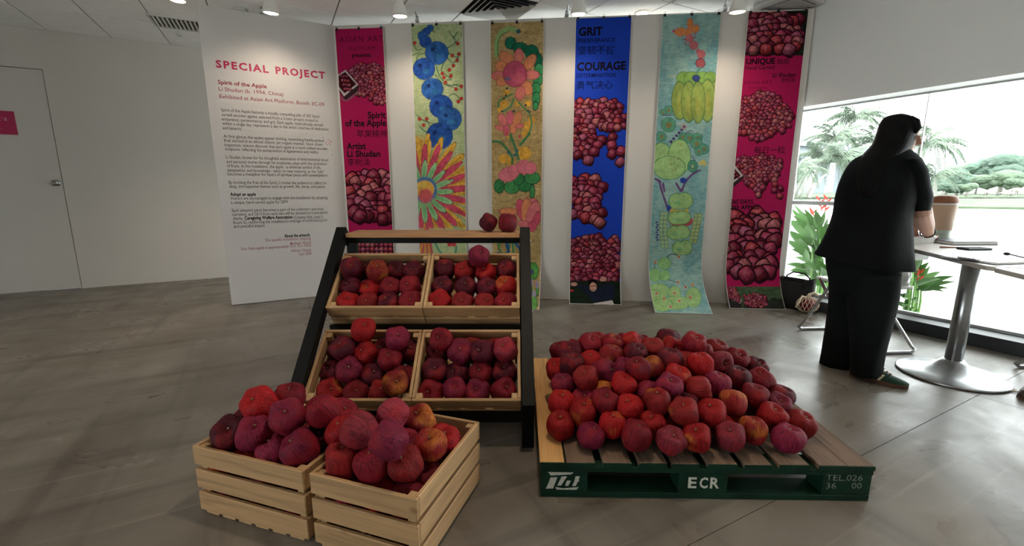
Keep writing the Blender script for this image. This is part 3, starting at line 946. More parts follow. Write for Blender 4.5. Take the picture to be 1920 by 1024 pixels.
# viaduct
P1, P2 = at_y(1440, 255, 120), at_y(1600, 285, 150)
g = thing('viaduct', 'pale concrete road viaduct on piers behind the palms', 'bridge', (P1.x, P1.y, -0.16))
dv = (P2 - P1); dv.z = 0
ln = dv.length
dv.normalize()
nv = Vector((-dv.y, dv.x, 0))
hz = P1.z - 1.0
def vbox(a0, a1, b0, b1, z0, z1):
    return MB().add([dv * a + nv * b + Vector((0, 0, z)) for a, b, z in ((a0, b0, z0), (a1, b0, z0), (a1, b1, z0), (a0, b1, z0), (a0, b0, z1), (a1, b0, z1), (a1, b1, z1), (a0, b1, z1))], [(0, 3, 2, 1), (4, 5, 6, 7), (0, 1, 5, 4), (1, 2, 6, 5), (2, 3, 7, 6), (3, 0, 4, 7)])
vbox(-20, ln + 60, 0, 9, hz - 0.3, hz + 1.6).build('parapet', 'concrete', g)
vbox(-20, ln + 60, 1.5, 7.5, hz - 3.4, hz - 0.3).build('girder', 'concrete', g)
for i in range(5):
    vbox(2 + i * 14, 4 + i * 14, 3, 6, 0, hz - 3.4).build('pier', 'concrete', g)
# parasols on the far shore
for (px, py, Y, lab) in ((1849, 356, 74, 'small pale orange parasol on the far shore under the trees'), (1908, 352, 72, 'wide pale orange parasol at the right edge of the far shore'), (1890, 358, 76, 'white parasol between the two orange parasols')):
    t_ = at_y(px, py, Y)
    g = thing('beach_parasol', lab, 'parasol', (t_.x, Y, -0.16), group='parasols on the far shore')
    h = t_.z + 0.16
    MB().tube([(0, 0, 0), (0, 0, h)], 0.04, 6).build('pole', 'trunk', g)
    MB().lathe([(0, h), (0.5, h - 0.12), (1.1, h - 0.4), (1.08, h - 0.43), (0.5, h - 0.17), (0, h - 0.06)], 10).build('canopy', 'parasol', g)
# ================================================================== BANNERS
def vnoise(h, w, sy, sx, rng):
    gh, gw = int(h / sy) + 3, int(w / sx) + 3
    G = rng.random((gh, gw))
    yy = np.arange(h)[:, None] / sy
    xx = np.arange(w)[None, :] / sx
    yi, xi = yy.astype(int), xx.astype(int)
    fy, fx = yy - yi, xx - xi
    fy = fy * fy * (3 - 2 * fy)
    fx = fx * fx * (3 - 2 * fx)
    return (G[yi, xi] * (1 - fy) * (1 - fx) + G[yi + 1, xi] * fy * (1 - fx) + G[yi, xi + 1] * (1 - fy) * fx + G[yi + 1, xi + 1] * fy * fx)

class Canvas:
    """colours of a printed sheet, painted in survey coordinates of the sheet"""
    def __init__(self, PX, PY, seed):
        self.X, self.Y = PX, PY
        self.h, self.w = PX.shape
        self.rng = np.random.default_rng(seed)
        self.C = np.zeros((self.h, self.w, 3))
        self.n1 = vnoise(self.h, self.w, 9, 9, self.rng)
        self.n2 = vnoise(self.h, self.w, 3, 3, self.rng)
        self.n3 = vnoise(self.h, self.w, 30, 22, self.rng)
        self.n4 = vnoise(self.h, self.w, 2.2, 9, self.rng)
        self.edge = (self.n2 - 0.5) * 0.35
    def fill(self, col, var=0.0, col2=None):
        col = np.array(col)
        base = np.ones((self.h, self.w, 1)) * col
        if col2 is not None:
            t = np.clip((self.n3 * 0.6 + self.n1 * 0.4 - 0.3) * 2.2, 0, 1)[..., None]
            base = base * (1 - t) + np.array(col2) * t
        self.C = base * (1 + var * (self.n4 + self.n2 - 1))[..., None]
    def put(self, a, col, var=0.0):
        a = np.clip(a, 0, 1)[..., None]
        cc = np.array(col) if np.ndim(col) < 3 else col
        if np.ndim(col) < 3:
            cc = np.ones((self.h, self.w, 1)) * cc
        if var:
            cc = cc * (1 + var * (self.n1 + self.n2 - 1))[..., None]
        self.C = self.C * (1 - a) + cc * a
    def ell(self, x, y, rx, ry, col, rot=0.0, var=0.25, outline=None, ow=1.2, soft=1.0, rough=0.35):
        cr, sr = math.cos(rot), math.sin(rot)
        dx, dy = self.X - x, self.Y - y
        u, v = dx * cr + dy * sr, -dx * sr + dy * cr
        m = min(rx, ry)
        q = np.sqrt((u / rx) ** 2 + (v / ry) ** 2) + self.edge * rough * min(1.0, 5.0 / m)
        if outline is not None:
            self.put((1 + ow / m - q) * m / soft, outline, 0.2)
        self.put((1 - q) * m / soft, col, var)
        return q
    def rect(self, x0, y0, x1, y1, col, var=0.0):
        a = np.minimum(np.minimum(self.X - x0, x1 - self.X), np.minimum(self.Y - y0, y1 - self.Y))
        self.put(a + 0.5, col, var)
    def poly(self, pts, col, var=0.1):
        ins = np.zeros((self.h, self.w), bool)
        n = len(pts)
        for i in range(n):
            x0, y0 = pts[i]
            x1, y1 = pts[(i + 1) % n]
            if y0 == y1:
                continue
            cnd = ((y0 > self.Y) != (y1 > self.Y)) & (self.X < (x1 - x0) * (self.Y - y0) / (y1 - y0) + x0)
            ins ^= cnd
        self.put(ins * 1.0, col, var)
    def line(self, pts, w, col, var=0.15):
        D = np.full((self.h, self.w), 1e9)
        # smooth the path a little
        P = [np.array(p, float) for p in pts]
        if len(P) > 2:
            Q = []
            for i in range(len(P) - 1):
                p0, p1, p2, p3 = P[max(i - 1, 0)], P[i], P[i + 1], P[min(i + 2, len(P) - 1)]
                for t in np.linspace(0, 1, 5)[:-1]:
                    Q.append(0.5 * ((2 * p1) + (-p0 + p2) * t + (2 * p0 - 5 * p1 + 4 * p2 - p3) * t * t + (-p0 + 3 * p1 - 3 * p2 + p3) * t ** 3))
            P = Q + [P[-1]]
        for a, b in zip(P[:-1], P[1:]):
            d = b - a
            L = d @ d + 1e-9
            t = np.clip(((self.X - a[0]) * d[0] + (self.Y - a[1]) * d[1]) / L, 0, 1)
            D = np.minimum(D, np.hypot(self.X - a[0] - t * d[0], self.Y - a[1] - t * d[1]))
        self.put(w / 2 + 0.4 - D + self.edge * w, col, var)
    def apple(self, x, y, r, tone=None):
        rg = self.rng
        tone = tone if tone is not None else rg.random()
        pal = [(0.26, 0.014, 0.04), (0.48, 0.04, 0.10), (0.55, 0.045, 0.06), (0.46, 0.09, 0.17), (0.56, 0.14, 0.15), (0.34, 0.025, 0.07)]
        r = r * 1.1
        col = np.array(pal[int(tone * 5.99)])
        rot = rg.uniform(0, 3.1)
        cr, sr = math.cos(rot), math.sin(rot)
        dx, dy = self.X - x, self.Y - y
        if np.abs(dx).min() > r * 2 and np.abs(dy).min() > r * 2:
            return
        u, v = (dx * cr + dy * sr) / r, (-dx * sr + dy * cr) / (r * rg.uniform(0.82, 1.0))
        q = (np.abs(u) ** 3.3 + np.abs(v) ** 3.3) ** (1 / 3.3) + self.edge * 0.2
        self.put((1.22 - q) * r * 0.9, (0.03, 0.003, 0.01))
        sh = np.clip(0.85 - 0.45 * dx / r * 0.6 - 0.6 * dy / r - 0.35 * q ** 2, 0.12, 1.6)
        st = 0.75 + 0.5 * self.n2 + 0.25 * np.sin(u * 9 + self.n1 * 5)
        cc = col * (sh * st)[..., None] * 0.85
        hl = np.clip(1 - np.hypot(dx / r + 0.2, dy / r + 0.35) * 1.6, 0, 1) * 0.34
        cc = cc + hl[..., None] * np.array((0.55, 0.3, 0.35))
        self.put((1 - q) * r, cc)
        if r > 5:
            self.ell(x + rg.uniform(-0.2, 0.2) * r, y + rg.uniform(-0.3, 0.1) * r, r * 0.12, r * 0.1, (0.05, 0.004, 0.01))
    def heap(self, poly, r, dens=1.0, seed=0):
        xs_ = [p[0] for p in poly]
        ys_ = [p[1] for p in poly]
        rg = np.random.default_rng(seed)
        step = r * 1.55 / dens
        pts = []
        y = min(ys_)
        row = 0
        while y < max(ys_):
            x = min(xs_) + (row % 2) * step / 2
            while x < max(xs_):
                px, py = x + rg.uniform(-0.3, 0.3) * step, y + rg.uniform(-0.3, 0.3) * step
                ins = False
                n = len(poly)
                for i in range(n):
                    (x0, y0), (x1, y1) = poly[i], poly[(i + 1) % n]
                    if (y0 > py) != (y1 > py) and px < (x1 - x0) * (py - y0) / (y1 - y0) + x0:
                        ins = not ins
                if ins:
                    pts.append((py, px))
                x += step
            y += step * 0.86
            row += 1
        for py, px in sorted(pts):
            self.apple(px, py, r * rg.uniform(0.85, 1.15))

MAG, BLUE = c(182, 4, 84), c(16, 66, 196)

def ink(C):
    # printed pigments: a little duller than the pure hues
    g_ = C.mean(1, keepdims=True)
    return (C * 0.94 + g_ * 0.06) * 0.8

def paint1(k):
    k.fill(MAG, 0.03)
    k.heap([(655, 128), (680, 118), (724, 124), (724, 165), (728, 196), (705, 198), (690, 180), (672, 182), (668, 160), (655, 150)], 4.6, 1.15, 1)
    k.poly([(634, 140), (648, 131), (673, 160), (672, 170), (648, 188), (634, 170)], c(60, 40, 48))
    k.poly([(634, 140), (648, 131), (672, 159), (645, 181), (634, 165)], c(205, 192, 190))
    k.poly([(635, 142), (647, 135), (668, 158), (646, 175), (635, 163)], c(66, 12, 26))
    for i in range(4):
        for j in range(3):
            k.apple(640 + j * 5.2 + i * 2.3, 143 + i * 8 - j * 1.0 + j * 1.5, 3.0)
    k.line([(634, 175), (648, 189), (673, 171)], 2.2, c(120, 110, 112))
    k.heap([(648, 330), (672, 320), (700, 324), (738, 330), (738, 402), (724, 414), (700, 418), (676, 408), (654, 400)], 10.5, 1.1, 5)
    k.rect(640, 444, 745, 640, c(52, 8, 20))
    for i in range(12):
        for j in range(11):
            k.apple(664 + j * 8.6, 451 + i * 8.6, 4.4)

def paint2(k):
    k.fill(c(176, 196, 140), 0.25, c(200, 208, 158))
    dg, rd = c(58, 106, 84), c(196, 60, 50)
    for pts in ([(838, 90), (850, 84), (853, 74), (846, 66), (842, 58)], [(850, 72), (858, 60)], [(852, 82), (860, 74)], [(838, 96), (848, 104), (858, 108)], [(838, 108), (850, 118), (862, 102)], [(832, 118), (828, 134), (846, 148), (838, 150)],
                [(818, 124), (826, 146), (842, 160), (858, 158)], [(816, 140), (830, 156), (850, 164)], [(842, 180), (852, 176), (862, 186), (858, 192)], [(850, 158), (862, 162)], [(776, 84), (782, 94), (790, 92)], [(774, 104), (788, 98)],
                [(780, 118), (784, 104), (796, 100)], [(782, 216), (794, 226), (812, 232)], [(786, 236), (794, 244), (800, 248)], [(800, 224), (806, 236)], [(790, 56), (796, 58)], [(808, 58), (816, 60)]):
        k.line(pts, 1.7, dg)
    for x, y in ((1150, 230), (790, 225), (1105, 330), (1160, 318), (1145, 370), (1115, 415), (1080, 450), (1022, 480), (1093, 500), (1035, 515), (1048, 555), (1180, 588), (1135, 610), (1180, 690), (1155, 715), (832, 860), (890, 860), (865, 912)):
        k.ell(600 + x / 4.453, 30 + y / 4.453, 3.5, 3.7, rd, outline=c(120, 60, 40), ow=0.5)
    bl, bo = c(40, 96, 176), c(30, 62, 120)
    for i, (x, y, r_) in enumerate(((806.6, 52.5, 6.5), (800, 59, 7.5), (792, 67, 9), (797.6, 78, 11.5), (819, 99.6, 22), (795, 129, 20.5), (810.6, 167, 20.5), (827, 199.5, 22), (843.6, 223, 22), (824, 255, 25))):
        k.ell(x, y, r_, r_, c(36, 86, 170) if i % 2 else c(46, 104, 180), var=0.55, outline=bo, ow=0.8)
        if r_ > 15:
            k.ell(x + 4, y + 5, r_ * 0.45, r_ * 0.35, c(48, 122, 176), var=0.4, soft=6)
            for q in range(6):
                a = q * 1.05 + i
                k.line([(x - r_ * .35, y - r_ * .3), (x - r_ * .35 + 4 * math.cos(a), y - r_ * .3 + 4 * math.sin(a))], 1.8, c(26, 34, 84))
    cx, cy = 792.0, 360.0
    # flower fan below
    dx, dy = k.X - cx, k.Y - cy
    r = np.hypot(dx, dy)
    th = np.arctan2(dy, dx)
    def petals(n, ph, r0, r1, sharp, col, outline=None, var=0.3):
        s_ = np.abs(np.cos(th * n / 2 + ph)) ** sharp
        lim = r0 + (r1 - r0) * s_ + (k.n1 - 0.5) * 8
        if outline is not None:
            k.put((lim + 2.0 - r) * 0.8, outline)
        k.put((lim - r) * 0.8, col, var)
    k.put(np.clip((262 - k.Y) * 0 + (k.Y - 250) / 14, 0, 1) * np.clip((800 - k.X) / 8, 0, 1), c(222, 170, 60), 0.3)
    petals(26, 0.2, 58, 108, 0.8, c(230, 176, 58), c(132, 100, 50), 0.45)
    k.put((np.abs(np.cos(th * 26 + 0.4)) ** 24 > 0.5) * (r > 55) * (r < 98) * 0.6, c(120, 88, 46))
    petals(22, 0.9, 40, 92, 1.1, c(218, 78, 104), c(158, 34, 70), 0.45)
    petals(17, 0.1, 20, 60, 0.9, c(158, 206, 146), c(52, 74, 66))
    petals(17, 0.1, 12, 50, 1.8, c(128, 190, 126))
    dots = (np.sin(r * 1.9) > 0.55) & (np.abs(np.cos(th * 8.5 + 0.1)) > 0.25) & (np.abs(np.cos(th * 8.5 + 0.1)) < 0.5) & (r > 24) & (r < 52)
    k.put(dots * 0.8, c(50, 80, 66))
    k.ell(797, 356, 23, 25, c(88, 128, 176))
    k.ell(796, 355, 19, 17, c(232, 176, 70), var=0.4)
    k.ell(798, 367, 16, 17, c(222, 96, 96), var=0.3, soft=6)
    k.ell(792, 348, 14, 8, c(226, 188, 80), soft=5)
    # blades at the bottom left and cherries
    k.put(np.clip((k.Y - 426) / 6, 0, 1) * np.clip((k.X - 775) / 4, 0, 1), c(188, 206, 150), 0.25)
    for i in range(7):
        k.line([(800, 420), (776 + i * 6.5, 500)], 4.5, c(224, 160, 56) if i % 2 else c(206, 84, 96))
    k.line([(815, 452), (822, 468), (832, 480)], 4, c(94, 156, 130))
    k.line([(856, 462), (853, 480)], 4, c(94, 156, 130))
    for x in (843, 851):
        k.ell(x, 458, 5, 5, c(206, 60, 66))
    k.line([(847, 452), (848, 446)], 1.4, dg)
    k.line([(800, 520), (830, 560), (850, 600)], 8, c(110, 160, 120))
    k.ell(820, 545, 22, 18, c(160, 190, 130))

def paint3(k):
    k.fill(c(176, 146, 92), 0.4, c(196, 168, 112))
    z = lambda x, y: (880 + x / 4.453, 30 + y / 4.453)
    for i in range(70):
        x, y = k.rng.uniform(920, 1022), k.rng.uniform(44, 580)
        k.line([(x, y), (x + k.rng.uniform(-5, 5), y + k.rng.uniform(3, 9))], 1.0, c(140, 108, 60))
    k.line([z(230, 330), z(228, 240), z(255, 150), z(320, 105), z(400, 125)], 8.5, c(150, 190, 118))
    k.line([z(240, 330), z(238, 240), z(265, 165), z(330, 130)], 2, c(92, 120, 70))
    k.ell(*z(410, 130), 4.5, 5, c(40, 92, 108))
    G1, G2, GO = c(28, 116, 86), c(62, 150, 92), c(28, 56, 54)
    for i, (x, y, a, b) in enumerate(((345, 225, 46, 50), (425, 265, 62, 44), (520, 300, 58, 60), (570, 370, 42, 60), (582, 450, 36, 56), (572, 530, 40, 54), (556, 610, 38, 54), (558, 690, 32, 56), (552, 750, 22, 36))):
        k.ell(*z(x, y), a / 4.453, b / 4.453, G1 if i < 4 else G2, outline=GO, var=0.4)
    PK, PO, OL = c(228, 122, 118), c(228, 140, 92), c(150, 62, 74)
    for i, (x, y, a, b, r_) in enumerate(((310, 345, 66, 46, 0.5), (415, 335, 40, 64, 0), (505, 385, 42, 76, 0.6), (520, 492, 66, 40, 0), (478, 600, 46, 66, -0.5), (425, 645, 40, 60, 0.2), (265, 420, 52, 44, 0), (240, 498, 58, 38, 0), (275, 545, 52, 40, -0.4))):
        k.ell(*z(x, y), a / 4.453, b / 4.453, PK if i % 2 else PO, rot=r_, outline=OL, ow=0.7)
        k.ell(*z(x, y + 8), a / 9, b / 9, PO, rot=r_, soft=5)
    k.ell(*z(380, 485), 22, 24, c(206, 84, 116), var=0.3, outline=OL)
    k.ell(*z(410, 520), 13, 12, c(222, 98, 122), var=0.3, outline=c(180, 60, 90), ow=0.6)
    k.ell(*z(318, 525), 7, 4, c(128, 110, 134))
    YL = c(220, 164, 52)
    for x, y, r_ in ((310, 640, 30), (292, 735, 36), (258, 785, 24), (400, 735, 26), (490, 730, 30), (520, 870, 34), (480, 920, 40), (470, 985, 36), (330, 1000, 20)):
        k.ell(*z(x, y), r_ / 4.453, r_ / 4.453, YL, var=0.5, rough=1.2)
    for pts in ([(240, 760), (250, 710), (300, 680), (360, 650)], [(280, 800), (340, 760), (370, 690)], [(410, 720), (450, 760), (490, 800), (510, 830)], [(510, 840), (520, 900), (500, 980)], [(340, 940), (350, 990), (340, 1060)]):
        k.line([z(*p) for p in pts], 3.2, c(84, 142, 92))
    for p in ((305, 665), (275, 795), (370, 795), (490, 790), (505, 800), (470, 745), (290, 690), (312, 605)):
        k.ell(*z(*p), 2.6, 2.4, c(46, 56, 74), rough=1)
    for i, (x, y, a, b, r_) in enumerate(((280, 870, 36, 60, -0.5), (340, 850, 34, 60, 0), (400, 860, 34, 66, 0.3), (255, 935, 44, 24, 0.3), (310, 955, 26, 50, 0), (365, 940, 30, 44, 0), (420, 920, 40, 22, -0.2))):
        k.ell(*z(x, y), a / 4.453, b / 4.453, (PK, c(222, 106, 124), PO)[i % 3], rot=r_, outline=OL, ow=0.6)
    z = lambda x, y: (880 + x / 2.925, 250 + y / 2.925)
    for x, y, r_ in ((300, 110, 42), (190, 140, 30), (225, 155, 25)):
        k.ell(*z(x, y), r_ / 2.925, r_ / 3.2, YL, var=0.4, rough=1)
    for pts in ([(130, 45), (170, 50), (205, 85), (235, 130), (235, 165)], [(225, 10), (245, 60), (262, 110), (270, 140)], [(280, 60), (300, 40), (330, 0)]):
        k.line([z(*p) for p in pts], 5, c(70, 128, 84))
    for p in ((275, 17), (205, 0), (215, 105), (250, 118), (262, 95)):
        k.ell(*z(*p), 3.4, 3.4, c(196, 78, 84) if p[1] < 50 else c(60, 104, 116), rough=1)
    for i, (x, y, a, b) in enumerate(((165, 290, 28, 38), (235, 295, 44, 36), (305, 290, 36, 32), (345, 245, 42, 34), (270, 250, 30, 34), (345, 320, 14, 40))):
        k.ell(*z(x, y), a / 2.925, b / 2.925, (c(54, 130, 74), c(70, 146, 84))[i % 2], outline=c(36, 70, 56), var=0.4)
    for i, (x, y, a, b, r_) in enumerate(((215, 225, 56, 40, -0.3), (245, 205, 34, 34, 0), (300, 185, 40, 40, 0), (335, 190, 34, 34, 0.3))):
        k.ell(*z(x, y), a / 2.925, b / 2.925, c(226, 118, 132), rot=r_, outline=c(160, 70, 92), ow=0.7)
    for i, (x, y, a, b, r_) in enumerate(((350, 390, 30, 34, 0), (285, 420, 28, 60, -0.2), (315, 430, 32, 74, 0), (350, 440, 34, 70, 0.3), (370, 470, 20, 40, 0.2), (215, 428, 52, 20, 0), (300, 500, 34, 20, 0.3), (345, 510, 24, 30, 0))):
        k.ell(*z(x, y), a / 2.925, b / 2.925, (c(222, 118, 122), c(214, 84, 108), PO)[i % 3], rot=r_, outline=c(150, 62, 80), ow=0.8)
    for x, y, a, b in ((190, 610, 34, 50), (265, 620, 30, 60)):
        k.ell(*z(x, y), a / 2.925, b / 2.925, c(92, 158, 86), outline=c(40, 80, 70), var=0.4)
        k.ell(*z(x, y + 12), a / 4.4, b / 4.0, c(176, 146, 92))
    for pts in ([(205, 600), (215, 650)], [(235, 580), (280, 640), (285, 680)], [(160, 660), (190, 700)]):
        k.line([z(*p) for p in pts], 6, c(44, 92, 140))
    for x, y, a, b in ((350, 755, 30, 46), (345, 930, 28, 46), (330, 850, 16, 40), (372, 860, 8, 30)):
        k.ell(*z(x, y), a / 2.925, b / 2.925, (c(86, 160, 72), c(104, 172, 84))[int(x) % 2], outline=c(44, 96, 60), var=0.4)
    k.ell(*z(345, 760), 4, 6, c(70, 84, 112))
    for x, y in ((372, 830), (355, 880), (340, 820)):
        k.ell(*z(x, y), 4, 8, c(150, 140, 168), rough=1.2)

def paint4(k):
    k.fill(BLUE, 0.04)
    k.heap([(1074, 196), (1090, 186), (1110, 184), (1126, 188), (1145, 188), (1166, 200), (1172, 222), (1172, 240), (1148, 240), (1120, 236), (1110, 252), (1104, 268), (1074, 262)], 7.2, 1.05, 3)
    k.heap([(1072, 258), (1100, 250), (1128, 256), (1136, 276), (1112, 284), (1096, 296), (1074, 290)], 8.2, 1.05, 4)
    for x, y in ((1148, 258), (1147, 273), (1148, 289), (1103, 301), (1114, 285), (1083, 291), (1165, 284), (1163, 304)):
        k.apple(x, y, 8.4)
    k.heap([(1070, 334), (1086, 327), (1102, 334), (1132, 340), (1130, 356), (1124, 374), (1128, 394), (1134, 400), (1122, 424), (1104, 420), (1092, 408), (1070, 414)], 8.6, 1.1, 6)
    k.heap([(1068, 452), (1096, 446), (1108, 440), (1126, 446), (1134, 456), (1146, 446), (1160, 446), (1158, 500), (1156, 530), (1066, 530), (1066, 470)], 7.2, 1.25, 8)
    # man lying on the grass below the heap
    k.put((k.Y - 526 + (k.n2 - 0.5) * 6) / 2, c(26, 40, 26), 0.5)
    k.poly([(1080, 536), (1096, 533), (1110, 540), (1124, 538), (1140, 530), (1153, 534), (1152, 560), (1136, 568), (1112, 568), (1098, 552)], c(26, 34, 52), 0.2)
    k.ell(1111.5, 529, 9.5, 6.5, c(18, 16, 18))
    k.ell(1112, 538, 7, 9, c(206, 150, 132))
    k.line([(1106, 537), (1117, 536)], 1.4, c(40, 30, 30))
    k.line([(1109, 543), (1114, 543)], 1.2, c(130, 70, 66))
    for x, y in ((1076, 533), (1131, 524)):
        k.ell(x, y, 7, 4, c(204, 150, 134))
    k.ell(1071, 545, 5, 2.6, c(196, 50, 60))
    k.poly([(1112, 569), (1130, 566), (1148, 563), (1153, 575), (1112, 575)], c(206, 196, 192))

def paint5(k):
    k.fill(c(128, 178, 180), 0.25, c(160, 198, 188))
    z = lambda x, y: (1180 + x / 3.414, 10 + y / 3.414)
    for i in range(60):
        x, y = k.rng.uniform(1215, 1352), k.rng.uniform(30, 590)
        k.ell(x, y, k.rng.uniform(3, 9), k.rng.uniform(2, 5), (c(176, 202, 196), c(96, 156, 168), c(188, 196, 170))[i % 3], soft=5, rough=1)
    OR, PKD = c(232, 146, 74), c(214, 118, 124)
    for x, y, a, b, r_ in ((390, 120, 20, 38, 0), (345, 168, 44, 20, 0.4), (312, 178, 30, 16, 0.5), (425, 150, 22, 26, 0.5), (385, 165, 22, 20, 0)):
        k.ell(*z(x, y), a / 3.414, b / 3.414, OR, rot=r_, outline=c(206, 110, 110), ow=0.9)
    k.ell(*z(283, 165), 3, 3, c(206, 80, 110))
    for x, y, r_ in ((385, 212, 26), (412, 255, 28), (440, 292, 14), (460, 312, 27)):
        k.ell(*z(x, y), r_ / 3.414, r_ / 3.414, PKD, outline=c(176, 76, 96), ow=0.7)
    k.ell(*z(455, 370), 8.5, 9, c(188, 96, 104), outline=c(110, 40, 70), ow=1.2)
    for x, y in ((350, 220), (355, 240), (365, 252), (420, 185), (422, 205)):
        k.ell(*z(x, y), 2, 2, c(186, 60, 90))
    k.line([z(455, 400), z(432, 430), z(430, 460)], 4, c(96, 150, 130))
    # pumpkin
    PG, PE = c(150, 172, 84), c(66, 112, 76)
    for x, a in ((350, 50), (400, 50), (470, 55), (520, 45)):
        k.ell(*z(x, 470), a / 3.414, 46 / 3.414, c(134, 176, 84), outline=PE, ow=0.8)
    for x, y, a, b in ((322, 610, 52, 122), (560, 610, 60, 130), (500, 610, 52, 136), (380, 618, 48, 132), (440, 622, 46, 134)):
        k.ell(*z(x, y), a / 3.414, b / 3.414, (PG, c(162, 180, 88))[x % 3 == 0], outline=PE, ow=0.9, var=0.3)
        k.ell(*z(x, y + 20), a / 7, b / 5, c(174, 178, 84), soft=5)
    k.ell(*z(428, 466), 6.5, 6, c(56, 76, 140), outline=c(40, 50, 90))
    TG = c(96, 162, 132)
    for x, y, r_ in ((250, 670, 28), (215, 685, 22), (250, 765, 48), (205, 840, 32), (340, 840, 28), (385, 850, 34), (435, 850, 34), (430, 885, 38), (475, 920, 34), (445, 935, 28)):
        k.ell(*z(x, y), r_ / 3.414, r_ / 3.414, TG, outline=c(52, 104, 100), ow=0.8)
        k.ell(*z(x + 2, y + 2), r_ / 8, r_ / 8, c(140, 130, 80))
    for i in range(6):
        k.ell(*z(352 - 17 * i, 778 + 19 * i), 3.2, 3.2, c(84, 50, 110))
    for q in range(8):
        k.line([z(348 + 9 * math.cos(q * .785), 776 + 9 * math.sin(q * .785)), z(348 + 22 * math.cos(q * .785), 776 + 22 * math.sin(q * .785))], 1.2, c(206, 110, 90))
    for pts in ([(215, 700), (240, 705), (280, 700)], [(360, 820), (390, 800), (410, 815)], [(400, 960), (420, 1000), (400, 1040)]):
        k.line([z(*p) for p in pts], 1.6, c(96, 60, 120))
    for x, y in ((470, 1000), (458, 1010), (480, 1014)):
        k.ell(*z(x, y), 5, 4, c(210, 196, 110))
    LG, LE = c(166, 206, 132), c(74, 140, 92)
    w = lambda x, y: (1180 + x / 3.414, 300 + y / 3.414)
    k.ell(*z(205, 985), 20, 31, LG, outline=LE, var=0.3)
    k.ell(*z(320, 970), 21, 33, LG, outline=LE, var=0.3)
    k.ell(*w(255, 50), 30, 22, LG, outline=LE, var=0.3)
    k.ell(*w(265, 40), 24, 18, LG, var=0.3)
    for x, y in ((315, 885), (325, 900), (335, 888), (310, 985), (330, 990), (285, 975)):
        k.ell(*z(x, y), 1.3, 2.4, c(176, 110, 70))
    for x, y in ((270, 30), (290, 20), (275, 62), (300, 58)):
        k.ell(*w(x, y), 1.3, 2.4, c(176, 110, 70))
    PU = c(112, 70, 128)
    for pts in ([(190, 130), (205, 190), (225, 250), (245, 310)], [(215, 150), (225, 200)], [(450, 65), (400, 95), (360, 140), (335, 200)], [(165, 120), (200, 140)], [(300, 150), (330, 200)]):
        k.line([w(*p) for p in pts], 4, PU)
    k.ell(*w(345, 130), 7, 6, c(50, 76, 168), rough=1.2)
    k.ell(*w(255, 310), 5, 7, c(50, 76, 168), rough=1.2)
    k.ell(*w(405, 40), 9, 11, c(84, 160, 124), outline=c(50, 100, 90))
    k.ell(*w(405, 40), 4, 5, c(150, 190, 140), outline=c(60, 80, 110))
    k.line([w(270, 325), w(320, 335), w(370, 325)], 7, c(222, 190, 70))
    k.ell(*w(330, 390), 24, 12, c(200, 84, 90))
    for i in range(9):
        for bx in (210, 235):
            k.ell(*w(bx - 6 * math.sin(i * 0.5), 345 + i * 26), 4.4, 4.2, c(168, 200, 150), outline=c(84, 110, 100), ow=0.6)
        for bx in (415, 440):
            if i < 8:
                k.ell(*w(bx + 14 - i * 5, 355 + i * 24), 4.2, 4, c(178, 200, 130), outline=c(100, 120, 80), ow=0.6)
    for x, y, a, b in ((330, 265, 80, 52), (320, 372, 76, 42), (315, 466, 76, 44), (338, 565, 66, 46)):
        k.ell(*w(x - a * .3, y), a / 5.2, b / 3.414, LG, outline=LE, var=0.3)
        k.ell(*w(x + a * .3, y - 4), a / 5.2, b / 3.414, LG, outline=LE, var=0.3)
        k.ell(*w(x, y + 4), a / 4.4, b / 3.9, LG, var=0.3)
        k.ell(*w(x - 20, y + 8), a / 9, b / 9, c(120, 190, 134), soft=5)
    for i in range(8):
        k.ell(*w(175 + 6 * (i % 2), 400 + i * 16), 2.6, 2.4, c(76, 66, 140))
    k.line([w(235, 630), w(260, 606), w(300, 606), w(322, 620)], 1.8, c(50, 56, 100))
    for x, y, a, b in ((225, 662, 42, 40), (165, 735, 40, 44), (225, 740, 38, 34), (190, 840, 66, 52), (160, 890, 40, 60), (290, 850, 40, 44), (300, 915, 90, 44), (410, 880, 50, 66), (210, 930, 70, 40)):
        k.ell(*w(x, y), a / 3.414, b / 3.414, (LG, c(150, 202, 130))[x % 2], outline=c(96, 166, 110), ow=0.7, var=0.3)
    for x, y in ((318, 620), (312, 782), (360, 815), (404, 800), (167, 655), (175, 855), (222, 888), (290, 852), (320, 902), (262, 940), (390, 880)):
        k.ell(*w(x, y), 3.2, 3.2, c(200, 130, 80), outline=c(220, 214, 190), ow=0.8)
    for pts in ([(250, 765), (290, 780), (310, 782)], [(350, 800), (362, 815)], [(165, 660), (160, 700)]):
        k.line([w(*p) for p in pts], 1.2, c(60, 60, 90))

